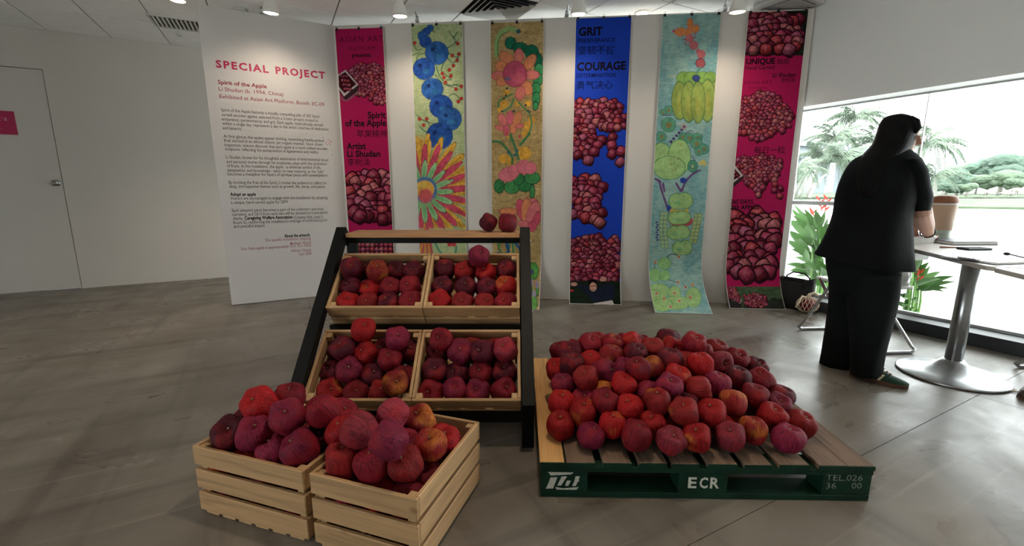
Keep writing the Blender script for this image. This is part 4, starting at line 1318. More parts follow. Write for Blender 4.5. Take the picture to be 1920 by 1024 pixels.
def paint6(k):
    k.fill(MAG, 0.03)
    k.put((104.5 - k.Y) / 1.0, c(30, 44, 34), 0.6)
    k.heap([(1396, 22), (1470, 22), (1500, 34), (1506, 60), (1500, 84), (1496, 101), (1396, 101)], 9.5, 1.1, 2)
    k.put((k.Y - 103.5), MAG, 0.03) if False else None
    k.heap([(1396, 182), (1420, 172), (1450, 176), (1464, 190), (1482, 202), (1484, 232), (1470, 244), (1452, 252), (1440, 256), (1420, 268), (1408, 256), (1382, 250), (1384, 220)], 5.6, 1.15, 9)
    k.heap([(1376, 306), (1396, 294), (1430, 291), (1462, 300), (1468, 318), (1456, 330), (1440, 342), (1424, 364), (1412, 350), (1396, 340), (1388, 322)], 5.0, 1.15, 12)
    for x, y in ((1452, 338), (1453, 346), (1452, 357), (1464, 354), (1422, 366), (1462, 368), (1436, 338), (1430, 352)):
        k.apple(x, y, 5.4)
    k.poly([(1366, 312), (1374, 302), (1394, 328), (1392, 338), (1368, 356)], c(60, 44, 50))
    k.poly([(1366, 314), (1373, 304), (1393, 329), (1368, 348)], c(212, 200, 198))
    k.poly([(1366, 318), (1373, 310), (1389, 329), (1368, 343)], c(60, 10, 24))
    for i in range(4):
        for j in range(2):
            k.apple(1372 + j * 4.4 + i * 3.0 - 3 * (j == 0), 316 + i * 5 + j * 3, 2.6)
    k.heap([(1362, 404), (1384, 400), (1402, 396), (1430, 400), (1454, 410), (1458, 440), (1452, 470), (1450, 500), (1444, 516), (1410, 524), (1388, 512), (1354, 506), (1356, 450)], 12.2, 1.12, 15)
    k.apple(1400, 516, 14, 0.2)
    k.put((k.Y - 537) / 1.0, c(74, 98, 66), 0.6)
    k.poly([(1346, 540), (1362, 538), (1392, 566), (1390, 578), (1346, 578)], c(46, 42, 44))
    k.poly([(1352, 538), (1378, 538), (1392, 564), (1388, 570), (1350, 552)], c(150, 130, 124))
    k.heap([(1352, 539), (1376, 539), (1389, 562), (1386, 566), (1352, 550)], 3.0, 1.2, 20)
    k.put(np.clip((k.Y - 560 - (k.n1 - .5) * 8) / 3, 0, 1) * np.clip((k.X - 1392) / 4, 0, 1) * 0.8, c(40, 40, 42), 0.4)
    k.heap([(1394, 556), (1412, 551), (1436, 556), (1440, 572), (1420, 579), (1400, 574)], 3.6, 1.2, 21)

BAN = [
 dict(s=(-2.005, -1.53), top=2.6, e=0.10, paint=paint1, name='magenta banner reading Spirit of the Apple beside the text panel'),
 dict(s=(-1.262, -0.77), top=2.612, e=0.12, paint=paint2, name='painted banner of stacked blueberries above a fan-shaped flower'),
 dict(s=(-0.512, -0.018), top=2.606, e=0.42, paint=paint3, name='ochre painted banner with pink lotus flowers, behind the rack'),
 dict(s=(0.268, 0.764), top=2.618, e=0.17, paint=paint4, name='blue banner headed GRIT and COURAGE with heaps of printed apples'),
 dict(s=(1.03, 1.532), top=2.62, e=0.42, paint=paint5, name='turquoise painted banner with a green pumpkin and heart-shaped gourds'),
 dict(s=(1.758, 2.255), top=2.618, e=0.2, paint=paint6, name='magenta banner reading 365 DAYS, 365 APPLES beside the window'),
]
TEXTS = [
 [('ASIAN ART', 637, 718, 74, 11, 'ink_plum', 0.0, 1.25), ('PLATFORM', 653, 703, 91.5, 7, 'ink_plum', 0.0, 1.25), ('presents', 660, 695.5, 103.5, 7.5, 'ink', 0.025, 1),
  ('Spirit', 689.5, 723.5, 216, 12, 'ink', 0.03, 1), ('of the Apple', 647, 724.5, 231, 12, 'ink', 0.03, 1), ('苹果精神', 669, 726, 251, 14, 'ink', 0.0, 1),
  ('Artist', 650, 686, 274, 11.5, 'ink', 0.03, 1), ('Li Shudan', 651, 713, 288.5, 11.5, 'ink', 0.03, 1), ('李树淡', 652, 694, 304, 14, 'ink', 0.0, 1)],
 [], [],
 [('GRIT', 1085, 1130, 59.5, 15, 'ink', 0.035, 1), ('PERSEVERANCE', 1084, 1153.5, 76.5, 7.5, 'ink_navy', 0.01, 1), ('坚韧不拔', 1083.5, 1153, 95, 16, 'ink_navy', 0.004, 1),
  ('COURAGE', 1082, 1173.5, 125, 15, 'ink', 0.035, 1), ('DETERMINATION', 1081.5, 1154, 142, 7.5, 'ink_navy', 0.01, 1), ('勇气决心', 1081, 1149, 160, 16, 'ink_navy', 0.004, 1)],
 [],
 [('UNIQUE', 1399, 1453, 115.5, 10.5, 'ink', 0.035, 1), ('独版', 1457, 1480, 115.5, 10, 'ink', 0.0, 1), ('Hand Carved', 1397.5, 1452, 127, 7.5, 'ink', 0.006, 1), ('Li Shudan', 1449, 1492, 141, 7.5, 'ink', 0.02, 1), ('李树淡', 1464, 1490, 150.5, 8.5, 'ink', 0.0, 1),
  ('ASIAN ART', 1394.5, 1447, 155, 5.5, 'ink_plum', 0.0, 1.25), ('PLATFORM', 1403, 1436, 165, 3.6, 'ink_plum', 0.0, 1.25), ('每日一粒', 1414, 1472, 281.5, 13, 'ink', 0.0, 1),
  ('365 DAYS,', 1370.5, 1414, 378, 7.8, 'ink', 0.03, 1), ('365 APPLES', 1369.5, 1424, 388.5, 7.8, 'ink', 0.03, 1)],
]
clip_me = MB().add([(-0.011, -0.009, -0.018), (0.011, -0.009, -0.018), (0.011, -0.001, 0.008), (-0.011, -0.001, 0.008), (-0.011, 0.009, -0.018), (0.011, 0.009, -0.018), (0.011, 0.001, 0.008), (-0.011, 0.001, 0.008)],
                   [(0, 1, 2, 3), (4, 7, 6, 5), (3, 2, 6, 7), (0, 3, 7, 4), (1, 5, 6, 2)]).tube([(-0.007, -0.006, -0.002), (-0.006, -0.009, 0.02), (0.006, -0.009, 0.02), (0.007, -0.006, -0.002)], 0.0015, 5).mesh('binder_clip', 'clip')
NW, NHh = 120, 600
for bi, B in enumerate(BAN):
    s0_, s1_ = B['s']
    root = thing('banner', B['name'], 'banner', PB + DB * ((s0_ + s1_) / 2), (0, 0, BAN_ROT))
    W = s1_ - s0_
    zc_ = 0.5
    # path of the sheet from top to floor, swinging out towards the room at the foot
    zz = np.concatenate([np.linspace(B['top'], zc_, 60)[:-1], zc_ * (1 - np.linspace(0, 1, 40)) + 0.004])
    yy = np.where(zz < zc_, -0.022 - B['e'] * (np.clip((zc_ - zz) / zc_, 0, 1)) ** 2.4, -0.022)
    L = np.concatenate([[0], np.cumsum(np.hypot(np.diff(zz), np.diff(yy)))])
    def path(t):
        return np.interp(t, L, yy), np.interp(t, L, zz)
    def sheet_pt(u, t, off):
        y_, z_ = path(t)
        y2, z2 = path(np.minimum(t + 0.01, L[-1]))
        y1, z1 = path(np.maximum(t - 0.01, 0))
        ty, tz = y2 - y1, z2 - z1
        n_ = np.hypot(ty, tz) + 1e-9
        # normal towards the room / upwards
        return u, y_ + off * tz / n_, z_ - off * ty / n_
    # white sheet with thickness
    nt_ = 220
    tt = np.linspace(0, L[-1], nt_)
    mb = MB()
    rings = []
    for t in tt:
        fu, fy, fz = sheet_pt(0, t, 0.0006)
        bu, by, bz = sheet_pt(0, t, -0.0006)
        rings.append([(-W / 2, fy, fz), (W / 2, fy, fz), (W / 2, by, bz), (-W / 2, by, bz)])
    mb.loft(rings, True, False)
    mb.build('sheet', 'sheet', root)
    # printed face
    m_ = 0.004
    us = np.linspace(-W / 2 + m_, W / 2 - m_, NW)
    ts = np.linspace(0.003, L[-1] - m_, NHh)
    U, T = np.meshgrid(us, ts)
    _, Yl, Zl = sheet_pt(U, T, 0.0016)
    org = PB + DB * ((s0_ + s1_) / 2)
    WX = org.x + DB.x * U + NB.x * Yl
    WY_ = org.y + DB.y * U + NB.y * Yl
    Zc = Zl - H
    dz = WY_ * CP - Zc * SP
    PXa = 960 + FPX * WX / dz
    PYa = 512 - FPX * (WY_ * SP + Zc * CP) / dz
    kc = Canvas(PXa, PYa, 100 + bi)
    B['paint'](kc)
    me = bpy.data.meshes.new('print')
    idx = np.arange(NW * NHh).reshape(NHh, NW)
    quads = np.stack([idx[1:, :-1], idx[1:, 1:], idx[:-1, 1:], idx[:-1, :-1]], -1).reshape(-1, 4)
    me.vertices.add(NW * NHh)
    me.vertices.foreach_set('co', np.stack([U, Yl, Zl], -1).astype(np.float32).ravel())
    me.loops.add(quads.size)
    me.loops.foreach_set('vertex_index', quads.astype(np.int32).ravel())
    me.polygons.add(len(quads))
    me.polygons.foreach_set('loop_start', np.arange(0, quads.size, 4, dtype=np.int32))
    me.update(calc_edges=True)
    ca = me.color_attributes.new('print', 'FLOAT_COLOR', 'POINT')
    rgba = np.ones((NW * NHh, 4), np.float32)
    rgba[:, :3] = np.clip(ink(kc.C.reshape(-1, 3)), 0, 1)
    ca.data.foreach_set('color', rgba.ravel())
    me.materials.append(M['print'])
    link('print', me, root)
    # lettering
    for (s, x0, x1, ym, cap, mt_, bold, sp_) in TEXTS[bi]:
        P0 = on_plane(x0, ym, org - NB * 0.023, NB)
        P1 = on_plane(x1, ym, org - NB * 0.023, NB)
        a0, a1 = (P0 - org).dot(DB), (P1 - org).dot(DB)
        sc_ = abs(on_plane(x0, ym - cap / 2, org, NB).z - on_plane(x0, ym + cap / 2, org, NB).z)
        mbx = MB()
        vs, fs, w_ = text_mesh(s, bold, sp_)
        ymin, ymax = min(v[1] for v in vs), max(v[1] for v in vs)
        cjk = ord(s[0]) > 1000
        if cjk:
            vv = [(a0 + vx * (a1 - a0) / w_, P0.z - sc_ / 2 + (vy - ymin) / (ymax - ymin) * sc_) for vx, vy in vs]
        else:
            vv = [(a0 + vx * (a1 - a0) / w_, P0.z - sc_ / 2 + vy / 0.7 * sc_) for vx, vy in vs]
        mbx.add([(x, -0.0245, z) for x, z in vv], fs)
        mbx.build('lettering', mt_, root)
    for u in (-W / 2 + 0.02, 0.0, W / 2 - 0.02):
        o = link('binder_clip', clip_me, root)
        o.location = (u, -0.021, B['top'])
# ================================================================== CARVED APPLES
def apple_mesh(seed):
    rr = random.Random(seed)
    n, m = 40, 26
    sq = rr.uniform(2.6, 3.6)
    lob = rr.choice((4, 5, 5, 6))
    ph = rr.uniform(0, 6.28)
    tall = rr.uniform(0.86, 1.06)
    tap = rr.uniform(0.04, 0.2)
    kx, ky = rr.uniform(-0.12, 0.12), rr.uniform(-0.12, 0.12)
    har = [(rr.randint(1, 4), rr.uniform(0, 6.28), rr.uniform(1, 3.5), rr.uniform(0, 6.28), rr.uniform(0.01, 0.035)) for _ in range(6)]
    rings = []
    for i in range(m + 1):
        p = math.pi * (0.02 + 0.96 * i / m)
        ring = []
        for j in range(n):
            t = 2 * math.pi * j / n
            ct, st_ = abs(math.cos(t + ph)), abs(math.sin(t + ph))
            qs = (ct ** sq + st_ ** sq) ** (-1 / sq)
            r = math.sin(p) ** 0.6 * (0.45 + 0.55 * qs)
            z = (abs(math.cos(p)) ** 0.9) * (1 if math.cos(p) > 0 else -1) * tall
            r *= 1 + 0.07 * math.cos(lob * t + ph * 2) * (0.4 + 0.6 * max(0, math.cos(p)) + 0.3 * max(0, -math.cos(p)))
            r *= 1 - tap * (0.5 - 0.5 * z / tall)
            d = sum(a * math.cos(k_ * t + q) * math.cos(w * p + v) for k_, q, w, v, a in har)
            r *= 1 + d
            z *= 1 + 0.6 * d
            r *= 1 + 0.009 * math.cos(18 * t + 2 * math.sin(3 * p)) * math.sin(p)     # carved grooves
            z -= 0.42 * math.exp(-(r / 0.26) ** 2) if math.cos(p) > 0 else -0.2 * math.exp(-(r / 0.22) ** 2)
            ring.append(Vector((r + kx * z, r * 0, z)) if False else Vector((r * math.cos(t) + kx * z * 0.5, r * math.sin(t) + ky * z * 0.5, z)))
        rings.append(ring)
    mb_ = MB().loft(rings[::-1])
    mx = max(max(abs(v.x), abs(v.y)) for v in mb_.v)
    s_ = 0.5 / mx
    mb_.v = [v * s_ for v in mb_.v]
    zt = max(v.z for v in mb_.v if v.x ** 2 + v.y ** 2 < 0.01)
    return mb_.mesh('carved_apple', 'apple'), zt
APPLES = [apple_mesh(200 + i) for i in range(12)]
STEM = MB().tube([(0, 0, -0.06), (0.008, 0, 0.0), (0.02, 0.004, 0.06)], [0.03, 0.026, 0.034], 6).mesh('stem', 'stem')
PAL = {'dark maroon': (0.115, 0.008, 0.022), 'crimson': (0.25, 0.009, 0.022), 'bright red': (0.46, 0.010, 0.014), 'magenta-red': (0.25, 0.014, 0.05), 'rosy': (0.36, 0.035, 0.06), 'brick red': (0.30, 0.016, 0.018)}
NAPP = [0]
def apple(P, D, label, group, axis=(0, 0, 1), tone='crimson', blush=0.25, rs=None, stem=True):
    i = NAPP[0]
    NAPP[0] += 1
    rr = random.Random(i * 17 + 5)
    me, zt = APPLES[rr.randrange(len(APPLES))]
    o = link('carved_apple', me)
    o.location = P
    q = Vector((0, 0, 1)).rotation_difference(Vector(axis).normalized())
    o.rotation_euler = (q.to_matrix() @ Matrix.Rotation(rr.uniform(0, 6.28), 3, 'Z')).to_euler()
    o.scale = (D, D, D * rr.uniform(0.9, 1.02))
    cc = PAL[tone]
    v = rr.uniform(0.46, 0.72)
    o.color = (cc[0] * v, cc[1] * v, cc[2] * v, blush)
    tag(o, label, 'apple', group)
    if stem:
        s_ = link('stem', STEM, o)
        s_.location = (0, 0, zt - 0.02)
    return o
TONES = ['dark maroon', 'crimson', 'crimson', 'magenta-red', 'brick red', 'crimson', 'bright red', 'dark maroon', 'rosy']
def tone_for(code, rr):
    return {'d': ('dark maroon', 0.1), 'c': ('crimson', 0.2), 'b': ('bright red', 0.2), 'm': ('magenta-red', 0.12), 'r': ('rosy', 0.1), 'o': ('bright red', 0.5), 'y': ('brick red', 0.78), 'k': ('brick red', 0.35)}[code]
def adj(code):
    return {'d': 'dark maroon', 'c': 'crimson', 'b': 'bright red', 'm': 'magenta-red', 'r': 'rosy', 'o': 'orange-tinged red', 'y': 'yellow-streaked red', 'k': 'brick red'}[code]

def relax(P, R, clampf, iters=120, keep=0.04, tight=0.93):
    P = np.array([list(p) for p in P], float)
    P0 = P.copy()
    R = np.array(R)
    lim = (R[:, None] + R[None, :]) * tight
    for it in range(iters):
        d = P[:, None, :] - P[None, :, :]
        dist = np.sqrt((d ** 2).sum(-1)) + 1e-9
        ov = np.clip(lim - dist, 0, None)
        np.fill_diagonal(ov, 0)
        P += (d / dist[..., None] * ov[..., None] * 0.28).sum(1)
        P += (P0 - P) * keep
        P = clampf(P)
    return P

# ================================================================== PINE CRATES
SLH, SLT, GAP = 0.0695, 0.014, 0.016
def crate(name, label, W, D, nsl, loc, rot, botz=0.012, group=None):
    g = thing(name, label, 'crate', loc, rot, group)
    zb0 = 0.0112 if nsl == 3 else 0.0
    Hh = zb0 + nsl * SLH + (nsl - 1) * GAP
    fme = MB().bbox((0, 0, 0), (W, SLT, SLH), 0.0025).mesh('slat', 'pine')
    sme = MB().bbox((0, 0, 0), (SLT, D - 2 * SLT - 0.0004, SLH), 0.0025).mesh('slat', 'pine_y')
    for i in range(nsl):
        z = zb0 + i * (SLH + GAP)
        for y in (0, D - SLT):
            o = link('slat', fme, g); o.location = (0, y, z)
        for x in (0, W - SLT):
            o = link('slat', sme, g); o.location = (x, SLT + 0.0002, z)
    pme = MB().bbox((0, 0, 0), (0.026, 0.026, Hh - zb0 - 0.008), 0.002).mesh('corner_post', 'pine_z')
    for x in (SLT + 0.0002, W - SLT - 0.0262):
        for y in (SLT + 0.0002, D - SLT - 0.0262):
            o = link('corner_post', pme, g); o.location = (x, y, zb0 + 0.002)
    nb = 6
    bw = (W - 2 * SLT) / nb
    ya = 0.004 if nsl == 3 else SLT + 0.0005
    bme = MB().bbox((0, ya, 0), (bw * 0.8, D - ya, 0.01), 0.002).mesh('bottom_slat', 'pine_y')
    for i in range(nb):
        o = link('bottom_slat', bme, g); o.location = (SLT + bw * (i + 0.1), 0, 0.0 if nsl == 3 else botz)
    return g, Hh

# ------------------------------------------------------------------ display rack
XL, XR = -0.885, 0.041
TILT = math.radians(37.5)
rk = thing('display_rack', 'black metal tilted display rack with a pine top shelf', 'rack', ((XL + XR) / 2, 1.85, 0))
ro = Vector(rk.location)
def rkp(x, y, z):
    return Vector((x, y, z)) - ro
def bar(p0, p1, half, depth, name, mt_='black', up=None):
    # rectangular bar between two points in the y-z plane; half = half width in x, depth = in-plane thickness
    p0, p1 = Vector(p0), Vector(p1)
    t = (p1 - p0).normalized()
    sd = Vector((1, 0, 0))
    nn = t.cross(sd).normalized()
    vs = []
    for p in (p0, p1):
        for a, b in ((-1, 0), (1, 0), (1, 1), (-1, 1)):
            vs.append(p + sd * a * half + nn * b * depth - ro)
    return MB().add(vs, [(0, 3, 2, 1), (4, 5, 6, 7), (0, 1, 5, 4), (1, 2, 6, 5), (2, 3, 7, 6), (3, 0, 4, 7)]).build(name, mt_, rk)
for xc in (XL - 0.028, XR + 0.028):
    # slanted rail, vertical rear leg, short front leg, base bar
    bar((xc, 1.735, 0.19), (xc, 2.42, 0.866), 0.026, -0.05, 'side_rail')
    bar((xc, 2.56, 0.0), (xc, 2.56, 0.85), 0.026, -0.045, 'rear_leg')
    bar((xc, 1.80, 0.0), (xc, 1.80, 0.215), 0.026, -0.045, 'front_leg')
    MB().box(rkp(xc - 0.026, 1.84, 0.06), rkp(xc + 0.026, 2.56, 0.095)).build('base_bar', 'black', rk)
    MB().box(rkp(xc - 0.026, 2.40, 0.80), rkp(xc + 0.026, 2.56, 0.845)).build('top_bar', 'black', rk)
    for (y, z) in ((2.38, 0.83), (2.08, 0.52), (1.83, 0.28)):
        sx = 1 if xc > -0.4 else -1
        MB().ellipsoid(rkp(xc + sx * 0.027, y, z), Vector((0.005, 0, 0)), Vector((0, 0.008, 0)), Vector((0, 0, 0.008)), 8, 6).build('bolt', 'bolt', rk)
MB().box(rkp(XL, 2.385, 0.815), rkp(XR, 2.42, 0.843)).build('top_beam', 'black', rk)
MB().box(rkp(XL, 2.075, 0.40), rkp(XR, 2.10, 0.452)).build('shelf_beam', 'black', rk)
MB().box(rkp(XL, 1.79, 0.10), rkp(XR, 1.815, 0.158)).build('shelf_beam', 'black', rk)
MB().box(rkp(XL, 2.50, 0.08), rkp(XR, 2.53, 0.14)).build('rear_beam', 'black', rk)
MB().box(rkp(XL, 2.30, 0.33), rkp(XR, 2.33, 0.36)).box(rkp(XL, 2.53, 0.60), rkp(XR, 2.555, 0.64)).build('rear_beam', 'black', rk)
MB().bbox(rkp(XL - 0.0, 2.36, 0.846), rkp(XR, 2.57, 0.87), 0.003).build('top_shelf', 'board', rk)
MB().bbox(rkp(XL, 2.06, 0.062), rkp(XR, 2.18, 0.09), 0.003).build('low_board', 'board', rk)

CW, CD = 0.4615, 0.362
RACK = [('upper left', XL + 0.0005, 2.038, 0.55), ('upper right', XL + CW + 0.0015, 2.038, 0.55), ('lower left', XL + 0.0005, 1.733, 0.229), ('lower right', XL + CW + 0.0015, 1.733, 0.229)]
e1 = Vector((0, math.cos(TILT), math.sin(TILT)))
e3 = Vector((0, -math.sin(TILT), math.cos(TILT)))
crates = {}
for nm, x, y, z in RACK:
    rim = Vector((x, y, z))
    org = rim - e3 * (2 * SLH + GAP)
    g, Hh = crate('rack_crate', 'pine slat crate of carved apples, %s of the four on the black rack' % nm, CW - 0.0015, CD, 2, org, (TILT, 0, 0), 0.02)
    crates[nm] = (g, org, Hh)
# survey of the apples in the four rack crates: x, y, kind, extra height above the row plane
AP = {
 'upper left': [('back', [(658, 507, 'd', .03), (669, 494, 'd', -.02), (687, 494, 'd', -.015), (705, 513, 'y', .02), (740, 509, 'd', 0), (777, 510, 'd', 0)]), ('middle', [(652, 542, 'd', 0), (690.6, 541, 'o', 0), (729, 542, 'c', 0), (769, 540, 'c', 0)]), ('front', [(653, 567, 'b', 0), (692, 567, 'k', 0), (730, 568, 'd', 0), (770, 566, 'c', 0)])],
 'upper right': [('topmost', [(898, 481, 'm', .085)]), ('back', [(832, 505, 'd', 0), (871, 511, 'b', 0), (916, 512, 'b', 0), (955, 507, 'd', 0)]), ('middle', [(829.5, 540, 'd', 0), (877, 542, 'd', 0), (916, 543, 'd', 0), (953, 542, 'o', 0)]), ('front', [(825, 563, 'b', .01), (868, 567, 'k', 0), (908.6, 568, 'k', 0), (950.5, 567, 'c', 0)])],
 'lower left': [('topmost', [(681, 622, 'b', .10)]), ('back', [(617, 662, 'd', -.01), (647, 657, 'd', .05), (692, 661, 'b', .03), (720, 643, 'd', -.01), (744, 636, 'm', .06), (737, 666, 'c', .03), (772, 662, 'd', -.02)]), ('middle', [(611, 699, 'd', 0), (651, 700, 'm', .02), (699, 706, 'd', 0), (757, 703, 'c', 0)]), ('front', [(619, 736, 'o', 0), (667, 738, 'c', 0), (712, 739, 'k', -.01), (740, 725, 'y', .08)])],
 'lower right': [('back', [(836, 638, 'c', .05), (891, 648, 'k', -.01), (932, 646, 'k', -.01)]), ('third', [(814, 667, 'd', 0), (860, 661, 'm', .03), (909, 663, 'd', .02), (952, 661, 'r', .02)]), ('middle', [(811, 700, 'd', 0), (855, 703, 'd', 0), (901, 703, 'c', 0), (952, 703, 'd', 0)]), ('front', [(810, 736, 'c', 0), (852, 738, 'm', 0), (896, 738, 'm', 0), (944, 737, 'c', 0)])],
}
ORD = ['leftmost'] + ordn[1:] + ['twenty-first', 'twenty-second', 'twenty-third', 'twenty-fourth', 'twenty-fifth']
def seen(Q, R):
    # share of each ball that the viewer can see past the others
    out = []
    C = np.array([list(q) for q in Q]) - np.array([0, 0, H])
    dist = np.linalg.norm(C, axis=1)
    for i in range(len(C)):
        w = C[i] / dist[i]
        u = np.cross(w, (0, 0, 1.0)); u /= np.linalg.norm(u)
        v = np.cross(u, w)
        n = 0
        for a in range(40):
            rr_ = R[i] * 0.95 * math.sqrt((a + 0.5) / 40)
            p = C[i] + (u * math.cos(a * 2.4) + v * math.sin(a * 2.4)) * rr_
            L_ = np.linalg.norm(p)
            d = p / L_
            t = C @ d
            m = np.sqrt(np.maximum(0, dist ** 2 - t ** 2)) < R * 0.97
            m &= t < L_ - R[i] * 0.2
            m[i] = False
            n += not m.any()
        out.append(n / 40)
    return out
for nm, rows in AP.items():
    g, org, Hh = crates[nm]
    items, P, R = [], [], []
    for row, lst in rows:
        lst = sorted(lst)
        for i, (x, y, kd, dh) in enumerate(lst):
            pl = org + e3 * (0.098 + dh)
            W_ = on_plane(x, y, pl, e3) - org
            loc = Vector((W_.x, W_.dot(e1), W_.dot(e3)))
            D = 0.117 + random.uniform(-0.004, 0.004)
            items.append((row, i, len(lst), kd, D))
            P.append(loc)
            R.append(D / 2)
    R = np.array(R)
    Ra = np.array(R)
    def cl(Q):
        lo = SLT + Ra * 0.97
        Q[:, 0] = np.clip(Q[:, 0], lo, CW - SLT - Ra * 0.97)
        inside = Q[:, 2] < Hh + 0.03
        Q[:, 1] = np.where(inside, np.clip(Q[:, 1], lo, CD - SLT - Ra * 0.97), Q[:, 1])
        Q[:, 2] = np.maximum(Q[:, 2], 0.03 + Ra * 0.95)
        return Q
    Q = relax(P, R, cl, 150, 0.05, 0.89)
    for (row, i, n_, kd, D), q in zip(items, Q):
        rr = random.Random(len(row) * 31 + i * 7 + int(q[0] * 1000))
        W_ = org + Vector((1, 0, 0)) * q[0] + e1 * q[1] + e3 * q[2]
        tn, bl = tone_for(kd, rr)
        ax = e3 * 1.0 + Vector((rr.uniform(-.45, .45), rr.uniform(-.5, .1), rr.uniform(-.3, .3)))
        if n_ == 1:
            lab = '%s carved apple perched above the others in the %s rack crate' % (adj(kd), nm)
        else:
            lab = '%s carved apple, %s%s in %s row of %s rack crate' % (adj(kd), ORD[i], '' if i == 0 else ' from left', row, nm)
        apple(W_, D, lab, 'carved apples in the %s rack crate' % nm, ax, tn, bl)
# two on the top shelf
for (x, kd, ax, lab) in ((916, 'd', (-0.75, -0.4, 0.5), 'dark maroon carved apple lying on its side on the rack top shelf, left of two'), (952.5, 'c', (0.1, 0.1, 1), 'crimson carved apple standing upright on the rack top shelf, right of two')):
    z = 0.87 + 0.05
    P = at_y(x, 420, 2.45)
    apple(Vector((P.x, 2.45, z)), 0.108, lab, 'carved apples on the top shelf', ax, tone_for(kd, None)[0], 0.08)

# ------------------------------------------------------------------ crates on the floor
FC = {}
for nm, lab, x, y, th, w, d in (('left', 'heaped pine crate on the floor, long side to the viewer, left of two', -1.078, 1.365, -0.312, 0.46, 0.362),
                                ('right', 'heaped pine crate nearest the viewer, short end forward, right of two', -0.618, 1.218, -0.327, 0.372, 0.45)):
    g, Hh = crate('floor_crate', lab, w, d, 3, (x, y, 0), (0, 0, th), 0.012)
    FC[nm] = (Vector((x, y, 0)), th, w, d, Hh)
FA = {
 'left': [(492.6, 771, 'b', .34), (536, 748, 'c', .345), (542, 782, 'm', .355), (603, 776, 'c', .35), (650, 791, 'c', .28), (434, 820, 'd', .27), (458, 796, 'd', .265), (491, 818, 'm', .28), (493, 851, 'm', .25), (545, 858, 'm', .25), (604, 827, 'd', .26), (562, 824, 'd', .22), (411, 857, 'o', .185), (452, 864, 'o', .18), (588, 868, 'd', .19)],
 'right': [(674, 820, 'r', .33), (648, 814, 'b', .30), (730, 782, 'r', .37), (784, 797, 'y', .30), (731, 826, 'm', .385), (775, 830, 'm', .28), (630, 872, 'k', .25), (692, 888, 'c', .255), (761, 880, 'k', .255), (813, 850, 'y', .25), (846, 838, 'b', .25), (805, 900, 'c', .2), (653, 910, 'c', .19), (722, 929, 'o', .185), (766, 931, 'c', .19), (681, 852, 'c', .24)],
}
for nm, lst in FA.items():
    o0, th, w, d, Hh = FC[nm]
    ex = Vector((math.cos(th), math.sin(th), 0))
    ey = Vector((-math.sin(th), math.cos(th), 0))
    P, R, it = [], [], []
    for (x, y, kd, z) in lst:
        W_ = at(x, y, z) - o0
        D = 0.118 + random.uniform(-0.005, 0.004)
        P.append(Vector((W_.dot(ex), W_.dot(ey), z)))
        R.append(D / 2)
        it.append((x, y, kd, D))
    nv = len(P)
    # apples filling the crate underneath
    nx, ny = max(1, int((w - 0.03) / 0.108)), max(1, int((d - 0.03) / 0.108))
    for layer, z in enumerate((0.08, 0.165)):
        for i in range(nx):
            for j in range(ny):
                q = Vector((SLT + (w - 2 * SLT) * (i + 0.5) / nx, SLT + (d - 2 * SLT) * (j + 0.5) / ny, z))
                if all((q - p).length > 0.085 for p in P[:nv]):
                    P.append(q)
                    R.append(0.052)
    Ra = np.array(R)
    def cl(Q):
        ins = Q[:, 2] < Hh + 0.045
        for ax_, mxx in ((0, w), (1, d)):
            Q[:, ax_] = np.where(ins, np.clip(Q[:, ax_], SLT + Ra * 0.97, mxx - SLT - Ra * 0.97), Q[:, ax_])
        Q[:, 2] = np.maximum(Q[:, 2], 0.023 + Ra * 0.95)
        return Q
    Q = relax(P, R, cl, 160, 0.05, 0.92)
    WQ = [o0 + ex * q[0] + ey * q[1] + Vector((0, 0, q[2])) for q in Q]
    vis = seen(WQ, Ra)
    ids_ = [i for i in range(len(Q)) if i < nv or (vis[i] > 0.12 and Q[i][2] > 0.15)]
    pq = {i: proj(WQ[i]) for i in ids_}
    names = sorted(ids_, key=lambda i: pq[i][1])
    n4 = (len(names) + 3) // 4
    rowname = {}
    for rn, part in (('top', names[:n4]), ('second', names[n4:2 * n4]), ('third', names[2 * n4:3 * n4]), ('lowest', names[3 * n4:])):
        for k_, i in enumerate(sorted(part, key=lambda i: pq[i][0])):
            rowname[i] = (rn, k_)
    for i, W_ in enumerate(WQ):
        rr = random.Random(i * 13 + len(nm))
        if i in rowname:
            kd = it[i][2] if i < nv else rr.choice('dckd')
            D = it[i][3] if i < nv else R[i] * 2
            tn, bl = tone_for(kd, rr)
            ax = Vector((rr.uniform(-.6, .6), rr.uniform(-.9, .1), 0.9))
            if i < nv and (kd == 'r' or (nm == 'right' and it[i][0] in (731, 730))):
                ax = Vector((-0.9, 0.35, 0.35))
            rn, k_ = rowname[i]
            lab = '%s carved apple, %s%s in %s tier of %s floor crate' % (adj(kd), ORD[k_], '' if k_ == 0 else ' from left', rn, nm)
            apple(W_, D, lab, 'carved apples heaped in the %s floor crate' % nm, ax, tn, bl)
        else:
            apple(W_, R[i] * 2, 'carved red apple buried under the heap inside the %s floor crate' % nm, 'apples buried in the %s floor crate' % nm, (rr.uniform(-1, 1), rr.uniform(-1, 1), 0.6), rr.choice(TONES), 0.2, stem=False)

